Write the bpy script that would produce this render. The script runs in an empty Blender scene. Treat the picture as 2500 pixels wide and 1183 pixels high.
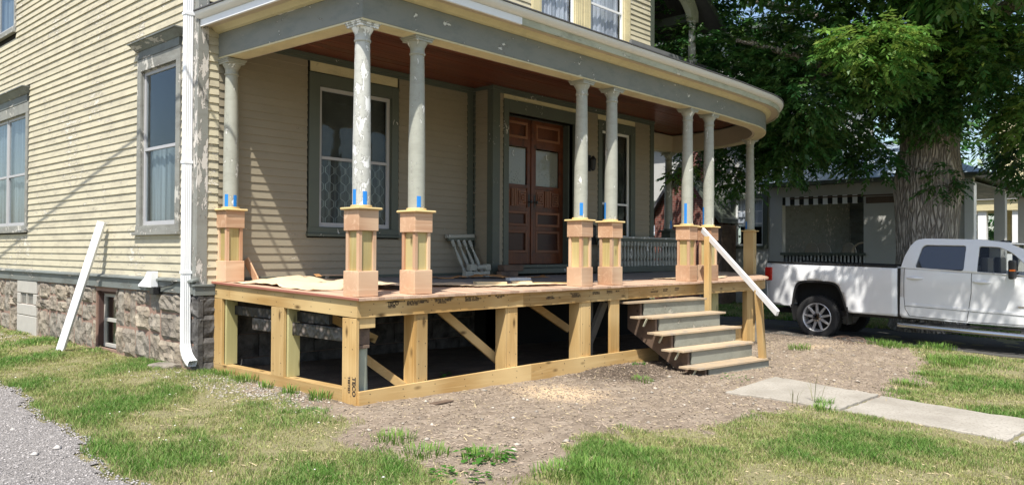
import bpy, bmesh, math, random
import numpy as np
from mathutils import Vector, Matrix
random.seed(7); rng = np.random.default_rng(11)
S = bpy.context.scene
COL = S.collection
R = math.radians

# ---------------------------------------------------------------- camera, sky, sun
F_, CX, CY = 1950., 1250., 591.5
def _ray(p): return np.array([p[0]-CX, p[1]-CY, F_], float)
_X = _ray((3040, 624)); _X /= np.linalg.norm(_X)
_Y = _ray((-887, 604)); _Y -= _X*(_X@_Y); _Y /= np.linalg.norm(_Y)
_Z = np.cross(_X, _Y); _M = np.array([_X, _Y, _Z])
_C = -(_M@(_ray((877, 727.5))/F_*8.0))
cam_d = bpy.data.cameras.new('camera'); cam = bpy.data.objects.new('camera', cam_d); COL.objects.link(cam)
r_, u_, b_ = _M@np.array([1., 0, 0]), -(_M@np.array([0, 1., 0])), -(_M@np.array([0, 0, 1.]))
cam.matrix_world = Matrix(((r_[0], u_[0], b_[0], _C[0]), (r_[1], u_[1], b_[1], _C[1]), (r_[2], u_[2], b_[2], _C[2]), (0, 0, 0, 1)))
cam_d.sensor_width = 36; cam_d.lens = F_/2500*36; cam_d.clip_end = 1500; cam_d.clip_start = .05
S.camera = cam
SUN_EL, SUN_AZ = 59.5, 58.0          # azimuth measured from -Y towards -X
sd = Vector((-math.sin(R(SUN_AZ))*math.cos(R(SUN_EL)), -math.cos(R(SUN_AZ))*math.cos(R(SUN_EL)), math.sin(R(SUN_EL))))
sl = bpy.data.lights.new('sun', 'SUN'); sl.energy = 4.3; sl.angle = R(.53); sl.color = (1, .955, .87)
so = bpy.data.objects.new('sun', sl); COL.objects.link(so); so.rotation_euler = sd.to_track_quat('Z', 'Y').to_euler(); so.location = (-20, -14, 40)
W = bpy.data.worlds.new('World'); S.world = W; W.use_nodes = True
nt = W.node_tree; nt.nodes.clear()
sky = nt.nodes.new('ShaderNodeTexSky'); sky.sky_type = 'NISHITA'; sky.sun_disc = False
sky.sun_elevation = R(SUN_EL); sky.sun_rotation = math.atan2(sd.x, sd.y); sky.air_density = 1; sky.dust_density = 1.5
bg = nt.nodes.new('ShaderNodeBackground'); bg.inputs[1].default_value = .115
ow = nt.nodes.new('ShaderNodeOutputWorld'); nt.links.new(sky.outputs[0], bg.inputs[0]); nt.links.new(bg.outputs[0], ow.inputs[0])
S.view_settings.view_transform = 'Standard'; S.view_settings.look = 'None'; S.view_settings.exposure = .80; S.view_settings.gamma = 1
S.render.engine = 'CYCLES'; S.cycles.max_bounces = 8; S.cycles.transparent_max_bounces = 12

# ---------------------------------------------------------------- materials
class N:
    def __init__(s, name):
        s.m = bpy.data.materials.new(name); s.m.use_nodes = True; s.t = s.m.node_tree; s.n = s.t.nodes; s.L = s.t.links
        s.b = s.n['Principled BSDF']; s.b.inputs['Specular IOR Level'].default_value = .35
        s.tc = s.n.new('ShaderNodeTexCoord'); s.oi = s.n.new('ShaderNodeObjectInfo')
    def new(s, t, **k):
        x = s.n.new(t)
        for a, v in k.items(): setattr(x, a, v)
        return x
    def link(s, a, b): s.L.new(a, b)
    def coords(s, scale=(1, 1, 1), rnd=0.):
        mp = s.new('ShaderNodeMapping'); mp.inputs['Scale'].default_value = scale
        if rnd:
            ml = s.new('ShaderNodeMath', operation='MULTIPLY'); ml.inputs[1].default_value = rnd
            s.link(s.oi.outputs['Random'], ml.inputs[0])
            cb = s.new('ShaderNodeCombineXYZ'); [s.link(ml.outputs[0], cb.inputs[i]) for i in range(3)]
            s.link(cb.outputs[0], mp.inputs['Location'])
        s.link(s.tc.outputs['Object'], mp.inputs['Vector']); return mp.outputs[0]
    def noise(s, vec, scale, detail=4, rough=.55, dist=0.):
        x = s.new('ShaderNodeTexNoise'); x.inputs['Scale'].default_value = scale; x.inputs['Detail'].default_value = detail
        x.inputs['Roughness'].default_value = rough; x.inputs['Distortion'].default_value = dist
        s.link(vec, x.inputs['Vector']); return x.outputs['Fac']
    def ramp(s, fac, stops):
        x = s.new('ShaderNodeValToRGB'); e = x.color_ramp.elements
        while len(e) < len(stops): e.new(.5)
        for i, (p, c) in enumerate(stops):
            e[i].position = p; e[i].color = (*c, 1) if len(c) == 3 else c
        s.link(fac, x.inputs[0]); return x.outputs[0]
    def thr(s, fac, a, b): return s.ramp(fac, [(a, (0, 0, 0)), (b, (1, 1, 1))])
    def mix(s, f, a, b, mode='MIX'):
        x = s.new('ShaderNodeMix', data_type='RGBA', blend_type=mode)
        for v, i in ((f, 0), (a, 6), (b, 7)):
            if hasattr(v, 'links'): s.link(v, x.inputs[i])
            elif isinstance(v, (int, float)): x.inputs[i].default_value = v
            else: x.inputs[i].default_value = (*v, 1)
        return x.outputs[2]
    def math(s, op, a, b):
        x = s.new('ShaderNodeMath', operation=op)
        for v, i in ((a, 0), (b, 1)):
            if hasattr(v, 'links'): s.link(v, x.inputs[i])
            else: x.inputs[i].default_value = v
        return x.outputs[0]
    def bump(s, h, strength=.5, dist=.01):
        x = s.new('ShaderNodeBump'); x.inputs['Strength'].default_value = strength; x.inputs['Distance'].default_value = dist
        s.link(h, x.inputs['Height'])
        if s.b.inputs['Normal'].links: s.link(s.b.inputs['Normal'].links[0].from_socket, x.inputs['Normal'])
        s.link(x.outputs[0], s.b.inputs['Normal'])
    def col(s, c):
        if hasattr(c, 'links'): s.link(c, s.b.inputs['Base Color'])
        else: s.b.inputs['Base Color'].default_value = (*c, 1)
    def rough(s, r): s.b.inputs['Roughness'].default_value = r; return s

def plain(name, c, rough=.6, var=.12, metal=0., spec=.35):
    k = N(name); f = k.noise(k.coords(rnd=9), 6, 5)
    k.col(k.mix(f, tuple(v*(1-var) for v in c), tuple(min(1, v*(1+var)) for v in c)))
    k.rough(rough); k.b.inputs['Metallic'].default_value = metal; k.b.inputs['Specular IOR Level'].default_value = spec
    return k.m
def wood(name, cA, cB, axis='X', cyc=9., rough=.62, knots=True, dirt=None, gs=1.):
    k = N(name); i = 'XYZ'.index(axis)
    sc = [cyc*gs]*3; sc[i] = .55*gs
    v = k.coords(tuple(sc), rnd=37)
    n1 = k.noise(v, 1.6, 3, .5, .9)
    wv = k.math('MULTIPLY', n1, 9.0); wv = k.math('SINE', wv, 0); wv = k.math('MULTIPLY_ADD', wv, .5)
    n = wv.node; n.inputs[2].default_value = .5
    sc2 = [70*gs]*3; sc2[i] = 2.5*gs
    fine = k.noise(k.coords(tuple(sc2), rnd=13), 1.5, 3)
    c = k.mix(wv, cA, cB)
    c = k.mix(k.math('MULTIPLY', fine, .6), c, tuple(v*.62 for v in cA))
    br = k.noise(k.coords((1, 1, 1), rnd=23), .9, 2)
    c = k.mix(k.thr(br, .35, .7), c, tuple(v*.8 for v in cB))
    if knots:
        vo = k.new('ShaderNodeTexVoronoi'); ks = [5.5*gs]*3; ks[i] = 2.2*gs
        k.link(k.coords(tuple(ks), rnd=51), vo.inputs['Vector']); vo.inputs['Scale'].default_value = 1
        c = k.mix(k.ramp(vo.outputs['Distance'], [(.05, (1, 1, 1)), (.17, (0, 0, 0))]), c, tuple(v*.28 for v in cA))
    if dirt: c = k.mix(k.thr(k.noise(k.coords((1.5, 1.5, 1.5), rnd=5), 3, 6, .65), .5, .68), c, dirt)
    hv = k.new('ShaderNodeHueSaturation'); k.link(c, hv.inputs['Color'])
    rv = k.math('MULTIPLY_ADD', k.oi.outputs['Random'], .34); rv.node.inputs[2].default_value = .80; k.link(rv, hv.inputs['Value'])
    k.col(hv.outputs[0]); k.rough(rough); k.bump(fine, .25, .002); return k.m
def peeled(name, base, under, amount=.5, dirt=(.2, .17, .12), dirtamt=.5, rough=.6, scale=1., strx=(1, 1, 1), crack=(.09, .075, .06), rnd=3., bumpd=.004):
    """old paint: flakes with pale undercoat, dark cracks, soot"""
    k = N(name); v = k.coords(strx, rnd=rnd)
    n1 = k.noise(v, 9*scale, 8, .68, .4); n2 = k.noise(k.coords((.6, .6, .6)), 1.7, 4, .6)
    sm = k.math('ADD', n1, k.math('MULTIPLY', n2, .5))
    a = .98-.32*amount
    flake = k.thr(sm, a, a+.012); edge = k.thr(sm, a-.02, a)
    edge = k.math('SUBTRACT', edge, flake)
    c = k.mix(k.noise(v, 3, 3), tuple(x*.92 for x in base), tuple(min(1, x*1.06) for x in base))
    dm = k.noise(k.coords((1, .7, 2.2)), 2.6, 9, .74)
    dm2 = k.math('MULTIPLY', k.thr(dm, .47, .66), dirtamt)
    c = k.mix(dm2, c, dirt)
    c = k.mix(flake, c, under); c = k.mix(k.math('MULTIPLY', edge, .85), c, crack)
    k.col(c); k.rough(rough)
    k.bump(k.math('MULTIPLY', flake, -1.), .8, bumpd); k.bump(n1, .25, .004); return k.m
def glass(name='window_glass', tint=(.9, .95, .97), refl=.14):
    k = N(name); k.n.remove(k.b)
    tr = k.new('ShaderNodeBsdfTransparent'); tr.inputs[0].default_value = (*tint, 1)
    gl = k.new('ShaderNodeBsdfGlossy'); gl.inputs['Roughness'].default_value = .03
    fr = k.new('ShaderNodeLayerWeight'); fr.inputs[0].default_value = .5
    f = k.math('POWER', fr.outputs['Facing'], 4.0); f = k.math('MULTIPLY_ADD', f, .75); f.node.inputs[2].default_value = refl
    bp = k.new('ShaderNodeBump'); bp.inputs['Strength'].default_value = .12; bp.inputs['Distance'].default_value = .02
    k.link(k.noise(k.coords(), 3.5, 2), bp.inputs['Height']); k.link(bp.outputs[0], gl.inputs['Normal'])
    mx = k.new('ShaderNodeMixShader'); k.link(f, mx.inputs[0]); k.link(tr.outputs[0], mx.inputs[1]); k.link(gl.outputs[0], mx.inputs[2])
    k.link(mx.outputs[0], k.n['Material Output'].inputs[0]); return k.m

M = {}
CREAM = (.62, .545, .37)
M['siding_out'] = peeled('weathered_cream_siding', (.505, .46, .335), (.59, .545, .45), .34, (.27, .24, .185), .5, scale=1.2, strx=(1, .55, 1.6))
M['siding_porch_shade'] = peeled('shade_darkened_cream_siding', (.275, .240, .175), (.42, .38, .3), .10, (.22, .195, .14), .4, rough=.45, scale=1.1, strx=(.5, .5, 1.8))  # same cream paint as outside, porch shade put into its darker colour
M['siding_far'] = M['siding_porch_shade']
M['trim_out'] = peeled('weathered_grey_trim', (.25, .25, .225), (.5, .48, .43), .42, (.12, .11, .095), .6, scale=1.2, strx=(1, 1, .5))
M['corner_trim'] = peeled('peeling_corner_trim', (.235, .24, .22), (.55, .52, .48), .56, (.15, .14, .12), .5, scale=1.6, strx=(1, 1, .35))
M['skirt'] = peeled('skirt_paint', (.16, .175, .165), (.4, .38, .34), .38, (.07, .065, .055), .6, strx=(1, .3, 1))
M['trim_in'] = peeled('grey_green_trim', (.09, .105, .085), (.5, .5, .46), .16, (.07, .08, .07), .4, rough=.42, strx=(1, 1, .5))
M['column'] = peeled('column_paint', (.355, .36, .31), (.68, .68, .64), .42, (.22, .22, .18), .5, rough=.5, scale=1.3, strx=(1, 1, .4), crack=(.2, .19, .16))
M['column_peel'] = peeled('column_paint_peeling', (.47, .47, .43), (.76, .76, .73), .70, (.25, .25, .21), .4, rough=.5, scale=1.5, strx=(1, 1, .45), crack=(.2, .19, .16))
M['beam'] = peeled('beam_paint', (.21, .215, .19), (.65, .65, .6), .27, (.13, .15, .14), .6, rough=.5, strx=(.6, .6, 1), scale=.9)
M['soffit'] = peeled('cream_soffit', (.60, .53, .33), (.7, .66, .52), .12, (.3, .25, .15), .35, rough=.5, strx=(.4, .4, 1))
M['soffit2'] = plain('aged_pink_soffit', (.50, .42, .31), .6, .14)
M['fascia_old'] = peeled('old_fascia', (.45, .455, .35), (.62, .6, .5), .3, (.2, .21, .14), .5, strx=(.3, .3, 1))
M['white'] = plain('white_aluminium', (.78, .79, .80), .35, .03, spec=.5)
M['gutter'] = plain('off_white_gutter', (.66, .65, .62), .45, .08, spec=.5)
M['whitetrim'] = plain('white_window_vinyl', (.72, .72, .70), .4, .05)
M['greytrim'] = plain('grey_storm_frame', (.40, .40, .41), .45, .1)
M['ceiling'] = wood('stained_ceiling', (.115, .030, .016), (.17, .048, .024), 'X', rough=.35, knots=False)
for ax in 'XYZ':
    M['pt'+ax] = wood('new_lumber_'+ax, (.42, .245, .08), (.74, .535, .255), ax)
    M['cedar'+ax] = wood('cedar_'+ax, (.47, .255, .145), (.78, .555, .37), ax, cyc=7, knots=False)
    M['old'+ax] = wood('old_grey_wood_'+ax, (.20, .19, .17), (.30, .285, .25), ax, cyc=14, dirt=(.1, .09, .08))
M['ptgreen'] = wood('green_treated_panel', (.40, .29, .10), (.70, .60, .30), 'Z', cyc=12)
M['ptgreen2'] = wood('pale_green_treated', (.44, .39, .17), (.56, .51, .26), 'Z', cyc=12)
M['cap'] = wood('pine_cap', (.76, .55, .24), (.82, .62, .31), 'X', knots=False)
M['deck'] = wood('fir_deck', (.48, .31, .215), (.70, .50, .36), 'Y', cyc=10, knots=False)
M['tread'] = wood('step_tread_wood', (.47, .355, .23), (.60, .47, .32), 'X', cyc=12, dirt=(.31, .27, .22))
M['riser'] = peeled('grey_green_riser', (.245, .25, .21), (.36, .35, .29), .10, (.15, .15, .12), .7, strx=(.6, 1, 1))
M['brownwood'] = wood('weathered_brown_wood', (.13, .085, .06), (.21, .15, .11), 'X', cyc=14, dirt=(.07, .05, .04))
M['door'] = wood('old_varnished_door', (.095, .028, .012), (.22, .070, .027), 'Z', cyc=8, rough=.32, knots=False, dirt=(.045, .02, .012))
M['doordark'] = wood('dark_door_panel', (.035, .014, .01), (.07, .025, .015), 'X', cyc=8, rough=.35, knots=False)
M['doorlight'] = wood('worn_door_moulding', (.19, .075, .038), (.30, .135, .07), 'X', cyc=8, rough=.4, knots=False)
M['dark'] = plain('interior_dark', (.02, .02, .02), .9, .3)
M['black'] = plain('black_plastic', (.02, .02, .021), .4, .1)
M['tape'] = plain('blue_tape', (.02, .21, .62), .55, .06)
M['paper'] = plain('kraft_paper', (.66, .50, .33), .7, .10)
M['paper2'] = plain('orange_brown_paper', (.42, .22, .09), .7, .12)
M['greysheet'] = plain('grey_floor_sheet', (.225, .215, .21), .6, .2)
M['sawnblock'] = wood('pale_block', (.78, .60, .34), (.84, .70, .44), 'X', knots=False)
M['glass'] = glass(refl=.025); M['glassdark'] = glass('dim_glass', (.80, .82, .82), .03); M['glasswhite'] = glass('upper_glass', (.95, .97, 1), .07)
M['shingle'] = plain('dark_shingle', (.075, .075, .08), .85, .35)
M['greenslab'] = plain('grey_roof_edge', (.16, .165, .17), .7, .2)
M['mortar'] = plain('red_mortar', (.27, .175, .135), .9, .25)
M['iron'] = plain('dark_iron', (.03, .028, .026), .4, .2)
M['ink'] = plain('stamp_ink', (.035, .025, .02), .8, .2)
M['concrete_pier'] = plain('rough_green_pier', (.33, .36, .29), .9, .25)

k = N('stone'); v = k.coords((1, 1, 1.25), rnd=11)
n1 = k.noise(v, 2.2, 6, .62, .8); n2 = k.noise(v, 15, 7, .7); vo = k.new('ShaderNodeTexVoronoi'); vo.inputs['Scale'].default_value = 5.5; vo.inputs['Randomness'].default_value = 1; k.link(v, vo.inputs['Vector'])
c = k.ramp(n1, [(.28, (.09, .07, .055)), (.42, (.21, .175, .135)), (.55, (.30, .255, .195)), (.66, (.37, .32, .245)), (.8, (.19, .15, .12))])
wt = k.math('MULTIPLY_ADD', k.oi.outputs['Random'], .55); wt.node.inputs[2].default_value = 0
c = k.mix(wt, c, (.21, .20, .18)); c = k.mix(k.math('MULTIPLY', k.thr(n2, .54, .68), .7), c, (.08, .065, .055))
k.col(c); k.rough(.9); k.bump(vo.outputs['Distance'], 1., .05); k.bump(n2, .9, .025); M['stone'] = k.m
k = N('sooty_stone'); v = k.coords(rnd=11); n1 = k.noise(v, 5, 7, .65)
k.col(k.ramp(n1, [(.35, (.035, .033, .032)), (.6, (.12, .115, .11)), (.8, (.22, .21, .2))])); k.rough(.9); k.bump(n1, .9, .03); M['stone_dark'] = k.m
M['vent'] = plain('pale_concrete_block', (.42, .40, .36), .85, .14)
k = N('charred_wood'); v = k.coords((1, 9, 9), rnd=3)
vo = k.new('ShaderNodeTexVoronoi'); k.link(k.coords((1, 11, 11)), vo.inputs['Vector']); vo.inputs['Scale'].default_value = 1
n1 = k.noise(k.coords((1, 3, 3)), 5, 6)
k.col(k.ramp(vo.outputs['Distance'], [(.15, (.19, .165, .15)), (.3, (.085, .07, .06)), (.48, (.012, .012, .012)), (.8, (.03, .03, .03))])); k.rough(.45); k.bump(vo.outputs['Distance'], .8, .02); k.bump(n1, .5, .01); M['char'] = k.m
k = N('lace'); k.b.inputs['Base Color'].default_value = (.62, .58, .50, 1); k.rough(.9)
vo = k.new('ShaderNodeTexVoronoi'); k.link(k.coords((26, 26, 26)), vo.inputs['Vector']); vo.inputs['Scale'].default_value = 1
sp = k.new('ShaderNodeSeparateXYZ'); k.link(k.tc.outputs['Generated'], sp.inputs[0])
zz = k.thr(sp.outputs['Z'], .45, .4)
zz = k.ramp(sp.outputs['Z'], [(.40, (1, 1, 1)), (.46, (0, 0, 0))])
hole = k.math('MULTIPLY', k.ramp(vo.outputs['Distance'], [(.16, (1, 1, 1)), (.22, (0, 0, 0))]), zz)
k.col(k.mix(hole, (.60, .56, .48), (.10, .09, .08))); M['lace'] = k.m
# dark window with a trellis net curtain
k = N('trellis_net'); mp = k.coords((1, 1, 1)); sp = k.new('ShaderNodeSeparateXYZ'); k.link(mp, sp.inputs[0])
def _tri(a, f):
    x = k.math('MULTIPLY', a, f); x = k.math('FRACT', x, 0); x = k.math('SUBTRACT', x, .5); return k.math('ABSOLUTE', x, 0)
tx = _tri(sp.outputs['X'], 5.5)
wz = k.math('SINE', k.math('MULTIPLY', sp.outputs['Z'], 26.), 0); wz = k.math('MULTIPLY', wz, 1.8); wz = k.math('MINIMUM', k.math('MAXIMUM', wz, -1), 1)
d = k.math('ABSOLUTE', k.math('SUBTRACT', tx, k.math('MULTIPLY_ADD', wz, .17)), 0); d.node.inputs[0].links[0].from_node.inputs[1].links[0].from_node.inputs[2].default_value = .25
ln = k.ramp(d, [(.03, (1, 1, 1)), (.055, (0, 0, 0))])
fold = k.noise(k.coords((14, 1, .2)), 1, 2)
k.col(k.mix(ln, k.mix(k.thr(fold, .35, .65), (.03, .03, .03), (.11, .11, .105)), (.23, .235, .22))); k.rough(.9); M['net'] = k.m
k = N('white_curtain'); fold = k.noise(k.coords((13, 13, .3)), 1.4, 3)
k.col(k.ramp(fold, [(.35, (.42, .44, .47)), (.6, (.8, .81, .83))])); k.rough(.85); k.bump(fold, .5, .03); M['curtain'] = k.m
k = N('dim_curtain'); fold = k.noise(k.coords((9, 9, .3)), 1.4, 3)
k.col(k.ramp(fold, [(.35, (.10, .105, .11)), (.65, (.26, .27, .28))])); k.rough(.9); M['dimcurtain'] = k.m
k = N('bark'); v = k.coords((1, 1, .15)); vo = k.new('ShaderNodeTexVoronoi'); vo.feature = 'DISTANCE_TO_EDGE'; vo.inputs['Scale'].default_value = 17
nn = k.new('ShaderNodeTexNoise'); nn.inputs['Scale'].default_value = 5; k.link(v, nn.inputs['Vector'])
mx = k.new('ShaderNodeMix', data_type='RGBA'); mx.inputs[0].default_value = .2; k.link(v, mx.inputs[6]); k.link(nn.outputs['Color'], mx.inputs[7]); k.link(mx.outputs[2], vo.inputs['Vector'])
fl = k.ramp(vo.outputs['Distance'], [(.0, (0, 0, 0)), (.22, (1, 1, 1))]); n1 = k.noise(k.coords((1, 1, .5)), 22, 6)
c = k.mix(fl, (.17, .14, .11), (.54, .47, .39)); c = k.mix(k.thr(n1, .4, .75), c, (.32, .28, .235))
k.col(c); k.rough(.95); k.bump(fl, 1., .04); k.bump(n1, .5, .02); M['bark'] = k.m
def attr_mat(name, rough=.6, trans=.35, attr='Col', spec=.3):
    k = N(name); a = k.new('ShaderNodeAttribute', attribute_name=attr); k.link(a.outputs['Color'], k.b.inputs['Base Color']); k.rough(rough)
    k.b.inputs['Specular IOR Level'].default_value = spec
    if trans:
        tl = k.new('ShaderNodeBsdfTranslucent'); k.link(a.outputs['Color'], tl.inputs[0]); mx = k.new('ShaderNodeMixShader'); mx.inputs[0].default_value = trans
        k.link(k.b.outputs[0], mx.inputs[1]); k.link(tl.outputs[0], mx.inputs[2]); k.link(mx.outputs[0], k.n['Material Output'].inputs[0])
    return k.m
M['leaf'] = attr_mat('leaf', .40, .45, spec=.5); M['grass'] = attr_mat('grass_blade', .6, .3); M['chips'] = attr_mat('chips', .9, 0)
def brickmat():
    k = N('brick_red'); b = k.new('ShaderNodeTexBrick'); b.inputs['Scale'].default_value = 1; b.inputs['Brick Width'].default_value = .22; b.inputs['Row Height'].default_value = .075; b.inputs['Mortar Size'].default_value = .008
    b.inputs['Color1'].default_value = (.20, .06, .045, 1); b.inputs['Color2'].default_value = (.13, .04, .032, 1); b.inputs['Mortar'].default_value = (.22, .17, .14, 1)
    sp = k.new('ShaderNodeSeparateXYZ'); k.link(k.coords(), sp.inputs[0]); ad = k.math('ADD', sp.outputs['X'], sp.outputs['Y'])
    cb = k.new('ShaderNodeCombineXYZ'); k.link(ad, cb.inputs[0]); k.link(sp.outputs['Z'], cb.inputs[1]); k.link(cb.outputs[0], b.inputs['Vector'])
    k.col(b.outputs['Color']); k.rough(.9); k.bump(b.outputs['Fac'], -.6, .01); return k.m
M['brick'] = brickmat()
k = N('stucco'); v = k.coords(); n1 = k.noise(v, 1.1, 5, .6); n2 = k.noise(v, 60, 4)
k.col(k.mix(n1, (.40, .40, .385), (.52, .515, .49))); k.rough(.9); k.bump(n2, .5, .01); M['stucco'] = k.m
k = N('metal_shingle'); b = k.new('ShaderNodeTexBrick'); k.link(k.coords(), b.inputs['Vector']); b.inputs['Scale'].default_value = 1; b.inputs['Brick Width'].default_value = .5; b.inputs['Row Height'].default_value = .22
b.inputs['Color1'].default_value = (.36, .42, .48, 1); b.inputs['Color2'].default_value = (.30, .36, .42, 1); b.inputs['Mortar'].default_value = (.15, .18, .2, 1); k.col(b.outputs[0]); k.rough(.4); M['bluroof'] = k.m
M['carpaint'] = plain('white_car_paint', (.74, .75, .77), .12, .02, spec=.6)
M['tyre'] = plain('tyre_rubber', (.025, .025, .026), .8, .2)
M['chrome'] = plain('chrome', (.55, .55, .57), .12, .1, metal=1.)
M['rim'] = plain('machined_rim', (.62, .62, .64), .35, .1, metal=.6)
M['carglass'] = plain('tinted_glass', (.015, .018, .026), .03, .0, spec=1.)
M['redlens'] = plain('red_lens', (.45, .015, .01), .15, .1, spec=.7)
M['orange'] = plain('orange_lens', (.6, .13, .01), .2, .1)

# ---------------------------------------------------------------- builders
class MB:
    def __init__(s): s.v = []; s.f = []
    def add(s, vs, fs):
        vs = [tuple(map(float, v)) for v in vs]
        vol = 0
        for f in fs:
            a = vs[f[0]]
            for i in range(1, len(f)-1):
                b, c = vs[f[i]], vs[f[i+1]]
                vol += a[0]*(b[1]*c[2]-b[2]*c[1])-a[1]*(b[0]*c[2]-b[2]*c[0])+a[2]*(b[0]*c[1]-b[1]*c[0])
        o = len(s.v); s.v += vs
        s.f += [tuple(o+i for i in (f if vol >= 0 else f[::-1])) for f in fs]; return s
    def box(s, x0, x1, y0, y1, z0, z1): return s.hexa([(x0, y0, z0), (x1, y0, z0), (x1, y1, z0), (x0, y1, z0), (x0, y0, z1), (x1, y0, z1), (x1, y1, z1), (x0, y1, z1)])
    def hexa(s, p):
        # centre-based volume sign
        c = [sum(q[i] for q in p)/8 for i in range(3)]
        o = len(s.v); q = [(a[0]-c[0], a[1]-c[1], a[2]-c[2]) for a in p]
        fs = [(0, 3, 2, 1), (4, 5, 6, 7), (0, 1, 5, 4), (1, 2, 6, 5), (2, 3, 7, 6), (3, 0, 4, 7)]
        vol = 0
        for f in fs:
            a = q[f[0]]
            for i in (1, 2):
                b, d = q[f[i]], q[f[i+1]]
                vol += a[0]*(b[1]*d[2]-b[2]*d[1])-a[1]*(b[0]*d[2]-b[2]*d[0])+a[2]*(b[0]*d[1]-b[1]*d[0])
        s.v += [tuple(map(float, a)) for a in p]; s.f += [tuple(o+i for i in (f if vol > 0 else f[::-1])) for f in fs]; return s
    def fbox(s, F, a0, a1, o0, o1, z0, z1):
        return s.hexa([F(a0, o0, z0), F(a1, o0, z0), F(a1, o1, z0), F(a0, o1, z0), F(a0, o0, z1), F(a1, o0, z1), F(a1, o1, z1), F(a0, o1, z1)])
    def bar(s, p0, p1, w, d, up=(0, 0, 1)):
        p0, p1 = Vector(p0), Vector(p1); t = (p1-p0).normalized(); u = Vector(up); sv = t.cross(u).normalized(); uu = sv.cross(t).normalized()
        q = []
        for p in (p0, p1):
            for a, b in ((-1, -1), (1, -1), (1, 1), (-1, 1)): q.append(p+sv*w/2*a+uu*d/2*b)
        return s.hexa(q)
    def prism(s, poly, vec):
        n = len(poly); vec = Vector(vec)
        vs = [tuple(Vector(p)) for p in poly]+[tuple(Vector(p)+vec) for p in poly]
        fs = [tuple(range(n))[::-1], tuple(range(n, 2*n))]+[(i, (i+1) % n, n+(i+1) % n, n+i) for i in range(n)]
        c = vs[0]; vs2 = [(a[0]-c[0], a[1]-c[1], a[2]-c[2]) for a in vs]
        k = len(s.v); s.add(vs2, fs); s.v[k:] = [(a[0]+c[0], a[1]+c[1], a[2]+c[2]) for a in s.v[k:]]; return s
    def lathe(s, prof, c=(0, 0, 0), n=16, cap=True):
        o = len(s.v)
        for r, z in prof:
            for i in range(n):
                a = 2*math.pi*i/n; s.v.append((c[0]+r*math.cos(a), c[1]+r*math.sin(a), c[2]+z))
        for j in range(len(prof)-1):
            for i in range(n):
                a, b = o+j*n+i, o+j*n+(i+1) % n; s.f.append((a, b, b+n, a+n))
        if cap: s.f.append(tuple(o+i for i in range(n))[::-1]); s.f.append(tuple(o+(len(prof)-1)*n+i for i in range(n)))
        return s
    def tube(s, pts, rad, n=8):
        pts = [Vector(p) for p in pts]; rad = rad if isinstance(rad, (list, tuple)) else [rad]*len(pts); o = len(s.v)
        for k_, p in enumerate(pts):
            t = (pts[min(k_+1, len(pts)-1)]-pts[max(k_-1, 0)]).normalized()
            a = t.cross(Vector((0, 0, 1)) if abs(t.z) < .9 else Vector((1, 0, 0))).normalized(); b = t.cross(a).normalized()
            for i in range(n):
                g = 2*math.pi*i/n; s.v.append(tuple(p+(a*math.cos(g)+b*math.sin(g))*rad[k_]))
        for j in range(len(pts)-1):
            for i in range(n):
                x, y = o+j*n+i, o+j*n+(i+1) % n; s.f.append((x, x+n, y+n, y))
        s.f.append(tuple(o+i for i in range(n))); s.f.append(tuple(o+(len(pts)-1)*n+i for i in range(n))[::-1]); return s
    def build(s, name, mat, parent=None, bevel=0, smooth=False, kind=None, label=None, cat=None):
        me = bpy.data.meshes.new(name); me.from_pydata(s.v, [], s.f)
        if isinstance(mat, str): mat = M[mat]
        me.materials.append(mat)
        if smooth:
            me.polygons.foreach_set('use_smooth', [True]*len(me.polygons)); me.set_sharp_from_angle(angle=R(40))
        o = bpy.data.objects.new(name, me); COL.objects.link(o)
        if parent:
            o.parent = parent
            if parent.type == 'EMPTY' and not parent.get('_loc'): o.location = -parent.location
        if bevel:
            b = o.modifiers.new('bevel', 'BEVEL'); b.width = bevel; b.segments = 2; b.limit_method = 'ANGLE'
        if kind: o['kind'] = kind
        if label: o['label'] = label
        if cat: o['category'] = cat
        return o
def thing(name, label, cat, loc=(0, 0, 0), group=None, local=False):
    o = bpy.data.objects.new(name, None); COL.objects.link(o); o.location = loc; o.empty_display_size = .2
    o['label'] = label; o['category'] = cat
    if group: o['group'] = group
    if local: o['_loc'] = 1
    return o
def copy_tree(o, parent=None):
    c = o.copy(); COL.objects.link(c); c.parent = parent
    for ch in [x for x in o.children]: copy_tree(ch, c)
    return c
def mesh_np(name, V, Fc, mat, col=None, k=None, parent=None):
    """V (n,3), Fc (m,k) arrays"""
    me = bpy.data.meshes.new(name); n, (m, kk) = len(V), Fc.shape
    me.vertices.add(n); me.vertices.foreach_set('co', V.astype(np.float32).ravel())
    me.loops.add(m*kk); me.loops.foreach_set('vertex_index', Fc.astype(np.int32).ravel())
    me.polygons.add(m); me.polygons.foreach_set('loop_start', np.arange(0, m*kk, kk, dtype=np.int32))
    if col is not None:
        a = me.color_attributes.new('Col', 'FLOAT_COLOR', 'POINT'); a.data.foreach_set('color', np.c_[col, np.ones(n)].astype(np.float32).ravel())
    me.update(calc_edges=True); me.materials.append(M[mat] if isinstance(mat, str) else mat)
    o = bpy.data.objects.new(name, me); COL.objects.link(o)
    if parent: o.parent = parent; o.location = -parent.location
    return o
def sub_intervals(a0, a1, holes):
    segs = [(a0, a1)]
    for h0, h1 in sorted(holes):
        out = []
        for s0, s1 in segs:
            if h1 <= s0 or h0 >= s1: out.append((s0, s1))
            else:
                if h0 > s0: out.append((s0, h0))
                if h1 < s1: out.append((h1, s1))
        segs = out
    return [q for q in segs if q[1]-q[0] > .015]
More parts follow.
